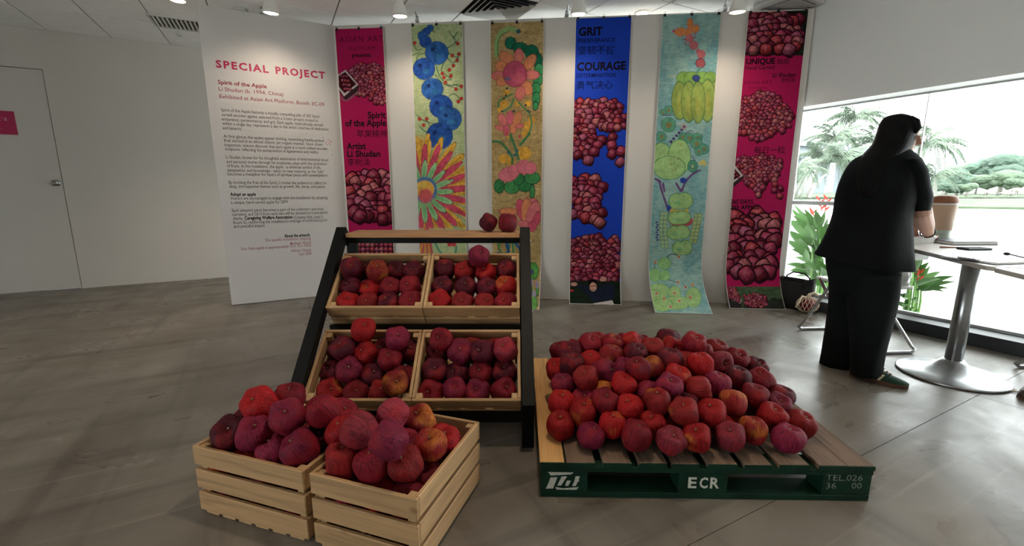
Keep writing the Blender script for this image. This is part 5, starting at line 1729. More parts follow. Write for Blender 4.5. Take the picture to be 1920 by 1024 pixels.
# ------------------------------------------------------------------ pallet
PA_ = Vector((0.1005, 1.4395, 0))
PTH = -0.020
PWx, PDy, PZ = 1.182, 1.005, 0.14
pal = thing('pallet', 'worn wooden pallet with green painted edges, ECR stencilled on the front', 'pallet', PA_, (0, 0, PTH))
bx = [(1010, 1056), (1060, 1114), (1129, 1182), (1196, 1249), (1258, 1309), (1325, 1380), (1393, 1444), (1458, 1513), (1531, 1584), (1585, 1634)]
pex = Vector((math.cos(PTH), math.sin(PTH), 0))
pey = Vector((-math.sin(PTH), math.cos(PTH), 0))
for i, (a, b) in enumerate(bx):
    ya = 868
    u0 = (a - 1010) / 624 * PWx
    u1 = (b - 1010) / 624 * PWx
    zt = PZ + (0.0, -0.001, 0.0, 0.001, -0.001, 0, -0.001, 0.001, 0.0, -0.001)[i]
    MB().bbox((u0, 0.004, PZ - 0.018), (u1, PDy, zt), 0.002).build('deck_board', 'pal_light' if i == 0 else 'pal', pal, 'pale clean deck board' if i == 0 else None)
    MB().box((u0, 0.0, PZ - 0.018), (u1, 0.0042, zt - 0.0015)).build('board_end', 'green', pal)
for k_, y in enumerate((0.0, PDy / 2 - 0.05, PDy - 0.1)):
    MB().bbox((0.002, y + 0.002, PZ - 0.038), (PWx - 0.002, y + 0.1, PZ - 0.0183), 0.0015).build('stringer_board', 'green' if k_ == 0 else 'pal_x', pal)
    MB().bbox((0.004, y + 0.003, 0.0), (PWx - 0.004, y + 0.1, 0.022), 0.0015).build('bottom_board', 'green' if k_ == 0 else 'pal_x', pal)
    for (ua, ub) in ((0.003, 0.172), (0.5, 0.672), (1.01, 1.179)):
        MB().bbox((ua, y + 0.004, 0.0222), (ub, y + 0.096, PZ - 0.0382), 0.002).build('block', 'green' if k_ == 0 else 'pal_x', pal)
fp = lambda x, z: (x, 0.0025, z)
def ppx(x, y):
    P = on_plane(x, y, PA_, pey) - PA_
    return P.dot(pex), P.z
# stencilled emblem
em = MB()
z6 = lambda x, y: ppx(990 + x / 5.818, 860 + y / 5.818)
for pl in ([(218, 152), (500, 156), (470, 178), (250, 190)], [(245, 212), (322, 208), (275, 332), (195, 334), (225, 268)], [(368, 200), (428, 200), (362, 298), (318, 300)], [(425, 245), (470, 245), (440, 302), (405, 304)],
           [(520, 198), (568, 198), (552, 240), (562, 250), (545, 256), (522, 304), (482, 306), (505, 252)], [(300, 314), (382, 330), (555, 316), (530, 346), (310, 344)]):
    pts = [z6(*p) for p in pl]
    n_ = len(pts)
    em.add([(x, 0.0026, z) for x, z in pts], [tuple(range(n_))])
em.build('stencil_emblem', 'stencil', pal)
ec = MB()
a0, zb_ = ppx(1290, 915.5)
a1, _ = ppx(1349, 915.5)
_, zt_ = ppx(1320, 896.5)
wd = (a1 - a0)
for ch, f0, f1 in (('E', 0.0, 0.27), ('C', 0.36, 0.63), ('R', 0.7, 1.0)):
    flat_text(ch, fp, a0 + wd * f0, zb_, wd * (f1 - f0), zt_ - zb_, 0.03, mbx=ec)
ec.build('stencil_lettering', 'stencil', pal)
tl = MB()
a0, zb_ = ppx(1549, 902)
a1, _ = ppx(1618, 902)
flat_text('TEL.026', fp, a0, zb_, a1 - a0, ppx(1580, 891)[1] - zb_, 0.0, mbx=tl)
a0, zb_ = ppx(1549, 917)
a1, _ = ppx(1568, 917)
flat_text('36', fp, a0, zb_, a1 - a0, ppx(1560, 906)[1] - zb_, 0.0, mbx=tl)
a0, zb_ = ppx(1597, 917)
a1, _ = ppx(1616, 917)
flat_text('00', fp, a0, zb_, a1 - a0, ppx(1600, 906)[1] - zb_, 0.0, mbx=tl)
tl.build('stencil_lettering', 'stencil_d', pal)

# ------------------------------------------------------------------ heap on the pallet (survey in a 2.8235x view from 980, 600)
PILE = [(215,180,'c'),(195,255,'b'),(285,180,'d'),(270,205,'d'),(350,150,'c'),(390,125,'k'),(470,135,'c'),(570,120,'o'),(355,215,'b'),(275,260,'d'),(290,300,'d'),(470,210,'y'),(435,285,'m'),(590,200,'d'),(555,245,'m'),(600,280,'c'),
 (690,155,'k'),(685,250,'y'),(770,110,'d'),(805,150,'o'),(880,215,'k'),(895,165,'c'),(935,170,'c'),(780,240,'d'),(925,250,'b'),(1030,165,'k'),(1040,220,'r'),(1140,225,'c'),(1200,255,'d'),(1140,310,'d'),(1285,340,'c'),(1340,385,'d'),
 (830,300,'o'),(900,360,'k'),(1020,330,'m'),(225,360,'m'),(340,350,'k'),(330,400,'m'),(430,385,'y'),(515,365,'b'),(665,370,'m'),(765,385,'m'),(855,440,'d'),(1110,440,'y'),(1225,405,'c'),(1350,455,'m'),(230,430,'o'),(330,490,'o'),(435,445,'c'),
 (570,480,'b'),(700,465,'k'),(695,520,'o'),(865,500,'k'),(990,495,'b'),(1315,520,'b'),(1465,555,'k'),(205,550,'b'),(375,585,'m'),(465,550,'o'),(595,600,'c'),(775,625,'r'),(895,595,'o'),(1095,615,'r'),(1220,585,'y'),(1400,625,'m')]
MC, MRX, MRY = (0.64, 2.03), 0.66, 0.58
def surf(x, y):
    r2 = ((x - MC[0]) / MRX) ** 2 + ((y - MC[1]) / MRY) ** 2
    return PZ + 0.056 + 0.205 * max(0.0, 1 - r2)
P, R = [], []
for (x, y, kd) in PILE:
    px, py = 980 + x / 2.8235, 600 + y / 2.8235
    d = ray(px, py)
    t = 1.0
    while t < 3.2:
        q = O + d * t
        if q.z <= surf(q.x, q.y):
            break
        t += 0.003
    P.append(q)
    R.append(0.056 + random.uniform(-0.002, 0.002))
nv = len(P)
fill = []
rr = random.Random(4)
for layer, z in enumerate((PZ + 0.053, PZ + 0.143, PZ + 0.225)):
    for i in range(10):
        for j in range(9):
            q = Vector((0.17 + i * 0.108 + (layer % 2) * 0.05 + (j % 2) * 0.05, 1.58 + j * 0.096 + (layer % 2) * 0.04, z))
            if q.z < surf(q.x, q.y) - 0.05 and 0.26 < q.x < 1.12 and q.y < 2.32 and all((q - p).length > 0.09 for p in P):
                P.append(q)
                R.append(0.052)
Ra = np.array(R)
def cl(Q):
    Q[:, 0] = np.clip(Q[:, 0], 0.19, 1.2)
    Q[:, 1] = np.minimum(Q[:, 1], 2.4)
    Q[:, 2] = np.maximum(Q[:, 2], PZ + Ra * 0.93)
    return Q
Q = relax(P, R, cl, 160, 0.10, 0.9)
vis = seen(Q, Ra)
VISI = [i for i in range(len(Q)) if i < nv or vis[i] > 0.12]
PXY = {i: proj(Q[i]) for i in VISI}
bands = [(792, 'front row'), (762, 'second row'), (734, 'third row'), (702, 'fourth row'), (670, 'fifth row'), (0, 'rear row')]
rows = {}
for i in VISI:
    rows.setdefault(next(b for a, b in bands if PXY[i][1] >= a), []).append(i)
rowi = {i: (rn, k_) for rn, ids in rows.items() for k_, i in enumerate(sorted(ids, key=lambda i: PXY[i][0]))}
LYING = {7: (0.7, -0.3, 0.5), 12: (0.6, -0.5, 0.5), 17: (-0.5, 0.2, 0.7), 26: (0.1, -1, 0.25), 33: (0.9, -0.3, 0.2), 43: (0.2, 0.6, 0.75), 38: (0.3, -0.8, 0.3), 40: (0.5, -0.9, 0.25), 19: (0.3, -0.9, 0.3)}
for i, q in enumerate(Q):
    rr = random.Random(i * 29 + 3)
    kd = PILE[i][2] if i < nv else rr.choice('dckmdcb')
    tn, bl = tone_for(kd, rr)
    if i in rowi:
        rn, k_ = rowi[i]
        ax = LYING.get(i, (rr.uniform(-.35, .35), rr.uniform(-.55, .1), 1.0))
        lab = '%s carved apple, %s%s in %s of pallet heap' % (adj(kd), ORD[k_], '' if k_ == 0 else ' from left', rn)
        apple(Vector(q), R[i] * 2, lab, 'carved apples heaped on the pallet', ax, tn, bl)
    else:
        apple(Vector(q), R[i] * 2, 'carved red apple buried out of sight inside the heap on the pallet', 'apples buried in the pallet heap', (rr.uniform(-1, 1), rr.uniform(-1, 1), 0.8), tn, 0.2, stem=False)
# ================================================================== TABLES
TT = Vector((0.309, 0.951, 0)).normalized()
TN = Vector((TT.y, -TT.x, 0))
POLE = at(1782, 703)
TROT = math.atan2(TT.y, TT.x)          # local x along the table, local -y towards the window side
def table(label, loc, x0, x1, y0, y1):
    g = thing('pedestal_table', label, 'table', loc, (0, 0, TROT))
    def rr_(x0, x1, y0, y1, r, n=5):
        pts = []
        for cx, cy, a0 in ((x1 - r, y1 - r, 0), (x0 + r, y1 - r, 90), (x0 + r, y0 + r, 180), (x1 - r, y0 + r, 270)):
            for i in range(n + 1):
                a = math.radians(a0 + 90 * i / n)
                pts.append((cx + r * math.cos(a), cy + r * math.sin(a)))
        return pts
    MB().prism(rr_(x0, x1, y0, y1, 0.03), 0.728, 0.75).build('table_top', 'tabletop', g)
    MB().prism(rr_(x0 - 0.001, x1 + 0.001, y0 - 0.001, y1 + 0.001, 0.03), 0.729, 0.746).build('edge_band', 'tableedge', g)
    MB().box((-0.25, -0.16, 0.705), (0.25, 0.16, 0.728)).build('under_frame', 'tableedge', g)
    MB().lathe([(0, 0.004), (0.041, 0.004), (0.041, 0.71), (0, 0.71)], 24).build('pedestal', 'steel', g)
    MB().lathe([(0, 0), (0.255, 0), (0.258, 0.008), (0.25, 0.014), (0.17, 0.028), (0.1, 0.055), (0.062, 0.085), (0.05, 0.1), (0, 0.1)], 40).build('base', 'steel', g)
    return g
table('white table on a brushed steel pedestal that the woman leans over', POLE, -0.61, 0.95, -0.40, 0.265)
table('white table cut off by the right edge of the picture', POLE - TT * 1.25, -0.61, 0.62, -0.40, 0.265)

def slab(name, label, cat, ctr, lx, ly, h, rot, m, extra=None, group=None):
    o = MB().bbox((-lx / 2, -ly / 2, 0), (lx / 2, ly / 2, h), min(0.003, h / 3)).build(name, m)
    o.location = ctr
    setrot(o, rot)
    tag(o, label, cat, group)
    return o
zt = 0.7505
nb = thing('notebook', 'slate grey closed notebook on the table beside her hand', 'notebook', at(1799, 456, zt), (0, 0, TROT + 0.35))
MB().bbox((-0.105, -0.15, 0), (0.105, 0.15, 0.003), 0.001).bbox((-0.105, -0.15, 0.018), (0.105, 0.15, 0.021), 0.001).box((0.1, -0.15, 0.002), (0.105, 0.15, 0.019)).build('cover', 'slate', nb)
MB().box((-0.1, -0.146, 0.0032), (0.099, 0.146, 0.0178)).build('pages', 'paper', nb)
ph = thing('phone', 'dark smartphone in a case on the table in front of the notebook', 'phone', at(1826, 468, zt), (0, 0, TROT - 1.2))
MB().bbox((-0.075, -0.038, 0), (0.075, 0.038, 0.012), 0.004).build('case', 'slate', ph)
MB().box((-0.068, -0.033, 0.0118), (0.068, 0.033, 0.0126)).build('screen', 'dark', ph)
pe = at(1783, 464, zt + 0.006)
pn_ = thing('pen', 'brown wooden pen lying left of the phone on the table', 'pen', pe, (0, 0, -0.25))
MB().tube([(-0.055, 0, 0), (0.045, 0, 0)], 0.005, 8).build('barrel', 'pen', pn_)
MB().tube([(0.045, 0, 0), (0.062, 0, 0)], [0.005, 0.001], 8).build('tip', 'bolt', pn_)
cb = thing('clipboard', 'grey clipboard holding white sheets near the right edge of the table', 'clipboard', at(1862, 488, zt), (0, 0, TROT + 0.5))
MB().bbox((-0.12, -0.17, 0), (0.12, 0.17, 0.004), 0.001).build('board', 'slate', cb)
for i in range(3):
    o = MB().box((-0.112 + i * 0.004, -0.16, 0.0042 + i * 0.0012), (0.112 + i * 0.004, 0.15, 0.005 + i * 0.0012)).build('sheet', 'paper', cb)
    setrot(o, 0.03 * i)
MB().bbox((-0.04, 0.14, 0.008), (0.04, 0.172, 0.018), 0.003).build('clamp', 'chrome', cb)
cd = thing('cable', 'thin dark cable with a round plug lying on the clipboard', 'cable', at(1888, 478, zt + 0.012))
q0 = at(1888, 476, zt + 0.014) - cd.location
q1 = at(1935, 486, zt + 0.01) - cd.location
MB().tube([q0, q0.lerp(q1, 0.3) + Vector((0.01, 0.02, 0)), q0.lerp(q1, 0.7) - Vector((0.01, 0.01, 0)), q1], 0.003, 6).build('cord', 'dark', cd)
MB().ellipsoid(q0, Vector((0.014, 0, 0)), Vector((0, 0.014, 0)), Vector((0, 0, 0.009)), 12, 8).build('plug', 'clip', cd)
cn = thing('canister', 'tan canister with brown domed lid on the table behind her hand', 'canister', at(1759, 449, zt))
MB().lathe([(0, 0), (0.057, 0), (0.06, 0.004), (0.062, 0.07), (0, 0.07)], 28).build('base', 'canbase', cn)
MB().lathe([(0, 0.07), (0.0625, 0.07), (0.072, 0.235), (0.072, 0.243), (0, 0.243)], 28).build('body', 'tan', cn)
MB().lathe([(0.0725, 0.243), (0.074, 0.246), (0.074, 0.252), (0.0725, 0.255)], 28, caps=False).build('ring', 'lampwhite', cn)
MB().lathe([(0, 0.255), (0.0725, 0.255), (0.073, 0.275), (0.064, 0.298), (0.045, 0.308), (0, 0.31)], 28).build('lid', 'canlid', cn)

# frayed strip beside the pedestal base
fs_ = thing('paper_strip', 'frayed white paper strip on the floor at the pedestal base', 'paper', at(1880, 732))
mbf = MB()
for i in range(7):
    a = -0.5 + i * 0.14
    p1 = Vector((0.07 * math.cos(a * 0.6), 0.05 * math.sin(a) + 0.01 * i - 0.03, 0.004 + 0.004 * (i % 2)))
    mbf.tube([Vector((-0.03, 0.004 * i - 0.012, 0.004)), p1 * 0.5 + Vector((0, 0, 0.004)), p1], 0.0022, 5)
mbf.build('strands', 'net', fs_)
MB().bbox((-0.05, -0.018, 0.0), (0.0, 0.018, 0.006), 0.002).build('band', 'paper', fs_)

# ================================================================== FOLDING CHAIRS
def folding_chair(label, loc, rot):
    g = thing('folding_chair', label, 'chair', loc, (0, 0, rot), 'chrome folding chairs')
    w = 0.215
    def u_frame(foot, top, wf, wt, name):
        f0, t0 = Vector(foot), Vector(top)
        pts = []
        r = 0.045
        L_ = [Vector((-wt, t0.y, t0.z)), Vector((-wf, f0.y + (t0.y - f0.y) * 0.08, f0.z + (t0.z - f0.z) * 0.08))]
        pts = [L_[0], L_[1], Vector((-wf + 0.006, f0.y + 0.004, 0.028)), Vector((-wf + r * 0.5, f0.y, 0.013)), Vector((-wf + r, f0.y, 0.011)), Vector((wf - r, f0.y, 0.011)), Vector((wf - r * 0.5, f0.y, 0.013)), Vector((wf - 0.006, f0.y + 0.004, 0.028)),
               Vector((wf, L_[1].y, L_[1].z)), Vector((wt, t0.y, t0.z))]
        MB().tube(pts, 0.011, 10).build(name, 'chrome', g)
    u_frame((0, -0.27, 0), (0, 0.15, 0.44), w, w - 0.02, 'rear_leg_frame')
    u_frame((0, 0.27, 0), (0, -0.24, 0.80), w + 0.018, w + 0.018, 'front_leg_frame')
    MB().bbox((-0.2, -0.2, 0.43), (0.2, 0.2, 0.452), 0.008).build('seat', 'plastic', g)
    bk = MB()
    rings = []
    for i in range(9):
        x = -0.225 + 0.45 * i / 8
        cv = -0.03 * math.cos((i / 8 - 0.5) * math.pi)
        rings.append([(x, -0.235 + cv, 0.64), (x, -0.22 + cv, 0.64), (x, -0.245 + cv, 0.80), (x, -0.26 + cv, 0.80)])
    bk.loft(rings, True, False).build('backrest', 'plastic', g)
    return g
ch = folding_chair('chrome folding chair with a white seat behind the woman', (2.52, 3.14, 0), 0.06)
c2 = folding_chair('chrome folding chair leg frame cut off by the right picture edge', (3.38, 2.36, 0), 0.0)
pb = thing('plastic_bag', 'crumpled white plastic bag on the folding chair seat', 'bag', (2.63, 3.02, 0.4535))
bm = bmesh.new()
bmesh.ops.create_icosphere(bm, subdivisions=4, radius=1.0)
rr = random.Random(3)
for v in bm.verts:
    n_ = 0.1 * math.sin(7 * v.co.x + 3 * v.co.z) + 0.08 * math.sin(11 * v.co.y - 4 * v.co.z + 1) + 0.06 * math.sin(17 * v.co.x + 9 * v.co.y)
    v.co *= 1 + n_
    v.co = Vector((v.co.x * 0.1, v.co.y * 0.09, max(-0.058, v.co.z * 0.085) + 0.058))
mbb = MB(); mbb.frombm(bm, True)
mbb.build('bag_body', 'bagfilm', pb)
MB().tube([(-0.02, 0, 0.13), (-0.03, 0.01, 0.17), (0.0, 0.01, 0.19), (0.03, 0, 0.16), (0.02, 0, 0.13)], 0.004, 6).build('handle', 'bagfilm', pb)

# shoe tip of somebody out of the picture
sh2 = thing('shoe', 'brown leather shoe toe entering at the right picture edge', 'shoe', at(1925, 746), (0, 0, 0.35))
rings = []
for i in range(9):
    u = i / 8
    w_ = 0.044 * math.sqrt(max(0.02, 1 - (1 - u) ** 3))
    h_ = 0.035 + 0.05 * u
    x = -0.06 + 0.2 * u
    rings.append([(x, w_ * math.cos(a), 0.012 + max(0, math.sin(a)) * h_) for a in [2 * math.pi * k_ / 14 for k_ in range(14)]])
MB().loft(rings).build('upper', 'brownleather', sh2)
MB().loft([[(r[0][0], p[1] * 1.08, 0.0 if p[2] < 0.02 else 0.014) for p in r] for r in rings], True, False).build('sole', 'sole', sh2)

# ================================================================== THE WOMAN AT THE TABLE
PF = Vector((2.05, 2.5, 0))
VA = math.atan2(PF.x, PF.y)
GE = Vector((math.cos(VA), -math.sin(VA), 0))
GG = Vector((math.sin(VA), math.cos(VA), 0))
UP = Vector((0, 0, 1))
def PT(x, y, dg=0.0):
    return on_plane(x, y, PF + GG * dg, GG)
def ring(Lp, Rp, depth, dg, n=24, wob=0.0, ph=0.0):
    a, b = PT(*Lp, dg), PT(*Rp, dg)
    c_, hv = (a + b) / 2, (b - a) / 2
    return [c_ + hv * math.cos(t) * (1 + wob * math.sin(5 * t + ph)) + GG * depth * math.sin(t) * (1 + wob * math.cos(7 * t + ph)) for t in [2 * math.pi * k_ / n for k_ in range(n)]]
def smooth_rings(rs, k=3):
    out = []
    for i in range(len(rs) - 1):
        p0, p1, p2, p3 = rs[max(i - 1, 0)], rs[i], rs[i + 1], rs[min(i + 2, len(rs) - 1)]
        for s_ in range(k):
            t = s_ / k
            out.append([0.5 * ((2 * b) + (c_ - a) * t + (2 * a - 5 * b + 4 * c_ - d) * t * t + (-a + 3 * b - 3 * c_ + d) * t ** 3) for a, b, c_, d in zip(p0, p1, p2, p3)])
    out.append(rs[-1])
    return out
# --- body: one continuous skin surface
body = MB()
HC = PT(1686, 251, 0.19)
pxm = (PT(1700, 249, 0.2) - PT(1690, 249, 0.2)).length / 10
fwd_h = (GE * 0.9 + GG * 0.25 + UP * -0.35).normalized()      # she looks down at the table
up_h = (UP + GE * 0.32).normalized()
sd_h = fwd_h.cross(up_h).normalized()
up_h = sd_h.cross(fwd_h)
body.ellipsoid(HC, fwd_h * 0.086, sd_h * 0.07, up_h * 0.1, 24, 16)
body.ellipsoid(HC + fwd_h * 0.04 - up_h * 0.055, fwd_h * 0.06, sd_h * 0.056, up_h * 0.07, 18, 12)        # jaw
body.tube([HC + fwd_h * 0.088 + up_h * 0.015, HC + fwd_h * 0.114 - up_h * 0.018, HC + fwd_h * 0.094 - up_h * 0.028], [0.009, 0.013, 0.008], 8)   # nose
body.ellipsoid(HC + fwd_h * 0.09 - up_h * 0.056, fwd_h * 0.012, sd_h * 0.022, up_h * 0.006, 12, 8)       # lips
body.ellipsoid(HC + fwd_h * 0.091 - up_h * 0.067, fwd_h * 0.012, sd_h * 0.02, up_h * 0.006, 12, 8)
for sg in (-1, 1):
    body.ellipsoid(HC + sd_h * 0.074 * sg - up_h * 0.008, fwd_h * 0.02, sd_h * 0.01, up_h * 0.032, 12, 8)   # ears
    body.ellipsoid(HC + fwd_h * 0.084 + sd_h * 0.033 * sg + up_h * 0.006, fwd_h * 0.012, sd_h * 0.014, up_h * 0.009, 10, 6)   # eyes
NK = PT(1668, 290, 0.17)
body.tube([HC - up_h * 0.06 - fwd_h * 0.02, (HC + NK) / 2, NK - UP * 0.04], [0.055, 0.056, 0.07], 14)
CH_, WA_, HP = PT(1652, 340, 0.15), PT(1628, 410, 0.13), PT(1615, 480, 0.11)
body.tube([NK - UP * 0.02, CH_, WA_, HP, HP - UP * 0.1], [0.08, 0.13, 0.115, 0.115, 0.09], 18)
def limb(pts, rs, n=12):
    body.tube(pts, rs, n)
# legs
AN, AF = at(1618, 702), at(1566, 684)
AN.z, AF.z = 0.08, 0.08
KN, KF = PT(1635, 600, 0.02), PT(1596, 596, 0.2)
limb([HP + GG * -0.08 - UP * 0.05, KN, AN, AN - UP * 0.045], [0.075, 0.06, 0.042, 0.038])
limb([HP + GG * 0.08 - UP * 0.05, KF, AF, AF - UP * 0.045], [0.075, 0.06, 0.042, 0.038])
for A_ in (AN, AF):
    limb([A_ - UP * 0.05 - GE * 0.03, A_ - UP * 0.05 + GE * 0.05, A_ - UP * 0.06 + GE * 0.13], [0.03, 0.033, 0.02])
# arms
HN = at(1741, 446, 0.785)             # near hand, resting on the table
HF = at(1716, 446, 0.78)
SN, EN = PT(1712, 322, 0.08), PT(1727, 396, 0.28)
SF, EF = PT(1690, 322, 0.3), PT(1690, 400, 0.4)
wn = HN + (EN - HN).normalized() * 0.05 + UP * 0.01
limb([SN, SN.lerp(EN, 0.5), EN, EN.lerp(wn, 0.55), wn], [0.04, 0.044, 0.05, 0.045, 0.028])
wf = HF + (EF - HF).normalized() * 0.05
limb([SF, EF, EF.lerp(wf, 0.55), wf], [0.04, 0.045, 0.04, 0.027])
def hand(C_, wrist, side, spread):
    d = (C_ - wrist).normalized()
    d = Vector((d.x, d.y, 0)).normalized()          # towards the fingertips, along the table
    cross = Vector((-d.y, d.x, 0)) * side           # towards the thumb side
    body.tube([wrist, C_], [0.027, 0.03], 12)
    body.ellipsoid(C_ + d * 0.012, d * 0.046, cross * 0.04, UP * 0.016, 14, 10)
    for k_, (off, ln) in enumerate(((0.028, 0.072), (0.010, 0.082), (-0.009, 0.076), (-0.027, 0.06))):
        b0 = C_ + d * 0.04 + cross * off
        b1 = b0 + d * ln * 0.45 + UP * 0.008 + cross * off * spread
        b2 = b1 + d * ln * 0.3 - UP * 0.014
        b3 = b2 + d * ln * 0.22 - UP * 0.012
        body.tube([b0 - d * 0.02, b0, b1, b2, b3], [0.009, 0.0095, 0.009, 0.008, 0.0065], 10)
    t0 = C_ - d * 0.01 + cross * 0.03
    t1 = t0 + d * 0.028 + cross * 0.026 - UP * 0.006
    t2 = t1 + d * 0.026 + cross * 0.006 - UP * 0.009
    body.tube([C_ - d * 0.015, t0, t1, t2], [0.014, 0.012, 0.0105, 0.0075], 10)
hand(HN, wn, 1, 0.2)
hand(HF, wf, -1, 0.5)
tmp = body.build('person_source', 'skin')
md = tmp.modifiers.new('join', 'REMESH')
md.mode = 'VOXEL'
md.voxel_size = 0.0048
md.use_smooth_shade = True
ms = tmp.modifiers.new('soft', 'SMOOTH')
ms.factor = 0.4
ms.iterations = 2
bpy.context.view_layer.update()
bme = bpy.data.meshes.new_from_object(tmp.evaluated_get(bpy.context.evaluated_depsgraph_get()))
bme.name = 'person'
bpy.data.objects.remove(tmp)
foot = Vector((PF.x, PF.y, 0))
woman = thing('person', 'person with long black hair in black blouse and wide trousers leaning over the table', 'person', foot)
bme.transform(Matrix.Translation(-foot))
for p_ in bme.polygons:
    p_.use_smooth = True
bo_ = link('body', bme, woman)
def pbuild(mb_, name, m, parent=woman, label=None):
    mb_.v = [v - foot for v in mb_.v]
    return mb_.build(name, m, parent, label)
# --- blouse
D0 = 0.15
bl = MB()
rs = [ring((1658, 274), (1704, 277), 0.075, 0.18), ring((1638, 283), (1716, 286), 0.10, 0.17), ring((1603, 297), (1731, 300), 0.15, D0), ring((1586, 315), (1738, 320), 0.185, D0, wob=0.01), ring((1573, 342), (1734, 346), 0.2, D0, wob=0.015), ring((1565, 370), (1724, 374), 0.205, D0, wob=0.02),
      ring((1560, 402), (1713, 404), 0.205, D0, wob=0.025), ring((1546, 436), (1711, 440), 0.21, D0 - 0.01, wob=0.03, ph=1), ring((1533, 460), (1712, 476), 0.215, D0 - 0.02, wob=0.035, ph=1), ring((1524, 473), (1714, 509), 0.22, D0 - 0.02, wob=0.04, ph=1)]
bl.loft(smooth_rings(rs), False)
inner = ring((1532, 474), (1706, 508), 0.2, D0 - 0.02, wob=0.04, ph=1)
bl.loft([rs[-1], inner, [p + UP * 0.25 for p in ring((1560, 474), (1690, 500), 0.17, D0 - 0.02)]], False)
# near sleeve and far sleeve, cut straight above the elbow
sl_ = [ring((1690, 300), (1728, 300), 0.09, 0.08, 18), ring((1692, 318), (1741, 318), 0.09, 0.09, 18), ring((1696, 345), (1746, 347), 0.09, 0.12, 18, 0.02), ring((1702, 372), (1751, 370), 0.088, 0.17, 18, 0.03), ring((1707, 396), (1746, 394), 0.08, 0.22, 18, 0.03)]
bl.loft(smooth_rings(sl_), False)
bl.loft([sl_[-1], ring((1710, 395), (1743, 393), 0.07, 0.22, 18, 0.03), [p + UP * 0.1 for p in ring((1710, 390), (1743, 390), 0.07, 0.22, 18)]], False)
fr_ = [ring((1660, 305), (1715, 305), 0.08, 0.3, 18), ring((1660, 345), (1716, 345), 0.085, 0.33, 18), ring((1662, 396), (1708, 398), 0.08, 0.38, 18)]
bl.loft(smooth_rings(fr_), False)
pbuild(bl, 'blouse', 'fabric')
# --- trousers
tr_ = MB()
hp = [ring((1548, 462), (1690, 470), 0.17, 0.12), ring((1547, 490), (1692, 500), 0.175, 0.11), ring((1552, 520), (1690, 530), 0.17, 0.11), ring((1556, 545), (1686, 556), 0.14, 0.11)]
tr_.loft(smooth_rings(hp), True)
nl = [ring((1585, 510), (1691, 515), 0.1, 0.03), ring((1587, 560), (1688, 560), 0.105, 0.02, wob=0.02), ring((1590, 605), (1677, 606), 0.1, 0.0, wob=0.03), ring((1592, 650), (1664, 651), 0.1, 0.0, wob=0.03, ph=1), ring((1592, 680), (1657, 684), 0.1, 0.0, wob=0.04, ph=2), ring((1593, 697), (1655, 702), 0.1, 0.0, wob=0.04, ph=2)]
tr_.loft(smooth_rings(nl), True)
fl_ = [ring((1553, 510), (1655, 515), 0.1, 0.2), ring((1553, 560), (1648, 560), 0.105, 0.2, wob=0.02), ring((1547, 610), (1632, 612), 0.1, 0.18, wob=0.03), ring((1540, 650), (1616, 654), 0.1, 0.17, wob=0.03, ph=1), ring((1535, 680), (1608, 686), 0.1, 0.16, wob=0.04, ph=2)]
tr_.loft(smooth_rings(fl_), True)
pbuild(tr_, 'trousers', 'trouser')
# --- hair
hr = MB()
hs = [ring((1682, 214), (1697, 214), 0.03, 0.19, 30), ring((1661, 219), (1713, 219), 0.08, 0.19, 30, 0.01), ring((1651, 228), (1720, 228), 0.104, 0.19, 30, 0.012), ring((1645, 242), (1724, 241), 0.11, 0.19, 30, 0.015), ring((1641, 256), (1718, 257), 0.107, 0.18, 30, 0.02), ring((1634, 272), (1711, 273), 0.1, 0.16, 30, 0.025),
      ring((1620, 287), (1700, 288), 0.1, 0.12, 30, 0.03), ring((1608, 304), (1684, 306), 0.09, 0.06, 30, 0.035), ring((1604, 328), (1666, 330), 0.07, 0.01, 30, 0.04), ring((1608, 352), (1650, 354), 0.05, -0.03, 30, 0.05), ring((1616, 368), (1640, 370), 0.025, -0.04, 30, 0.05)]
hr.loft(smooth_rings(hs), True)
hr.tube([PT(1704, 222, 0.13), PT(1715, 230, 0.13), PT(1720, 241, 0.13), PT(1715, 250, 0.13)], [0.02, 0.026, 0.02, 0.008], 10)
pbuild(hr, 'hair', 'hair')
# --- bracelet
br = MB()
wd_ = (EN - wn).normalized()
bc = wn.lerp(EN, 0.1)
u_ = wd_.orthogonal().normalized()
v_ = wd_.cross(u_)
br.tube([bc + (u_ * math.cos(a) + v_ * math.sin(a)) * 0.037 for a in [2 * math.pi * i / 20 for i in range(21)]], 0.004, 6)
pbuild(br, 'bracelet', 'clip', woman, 'thin black bracelet')
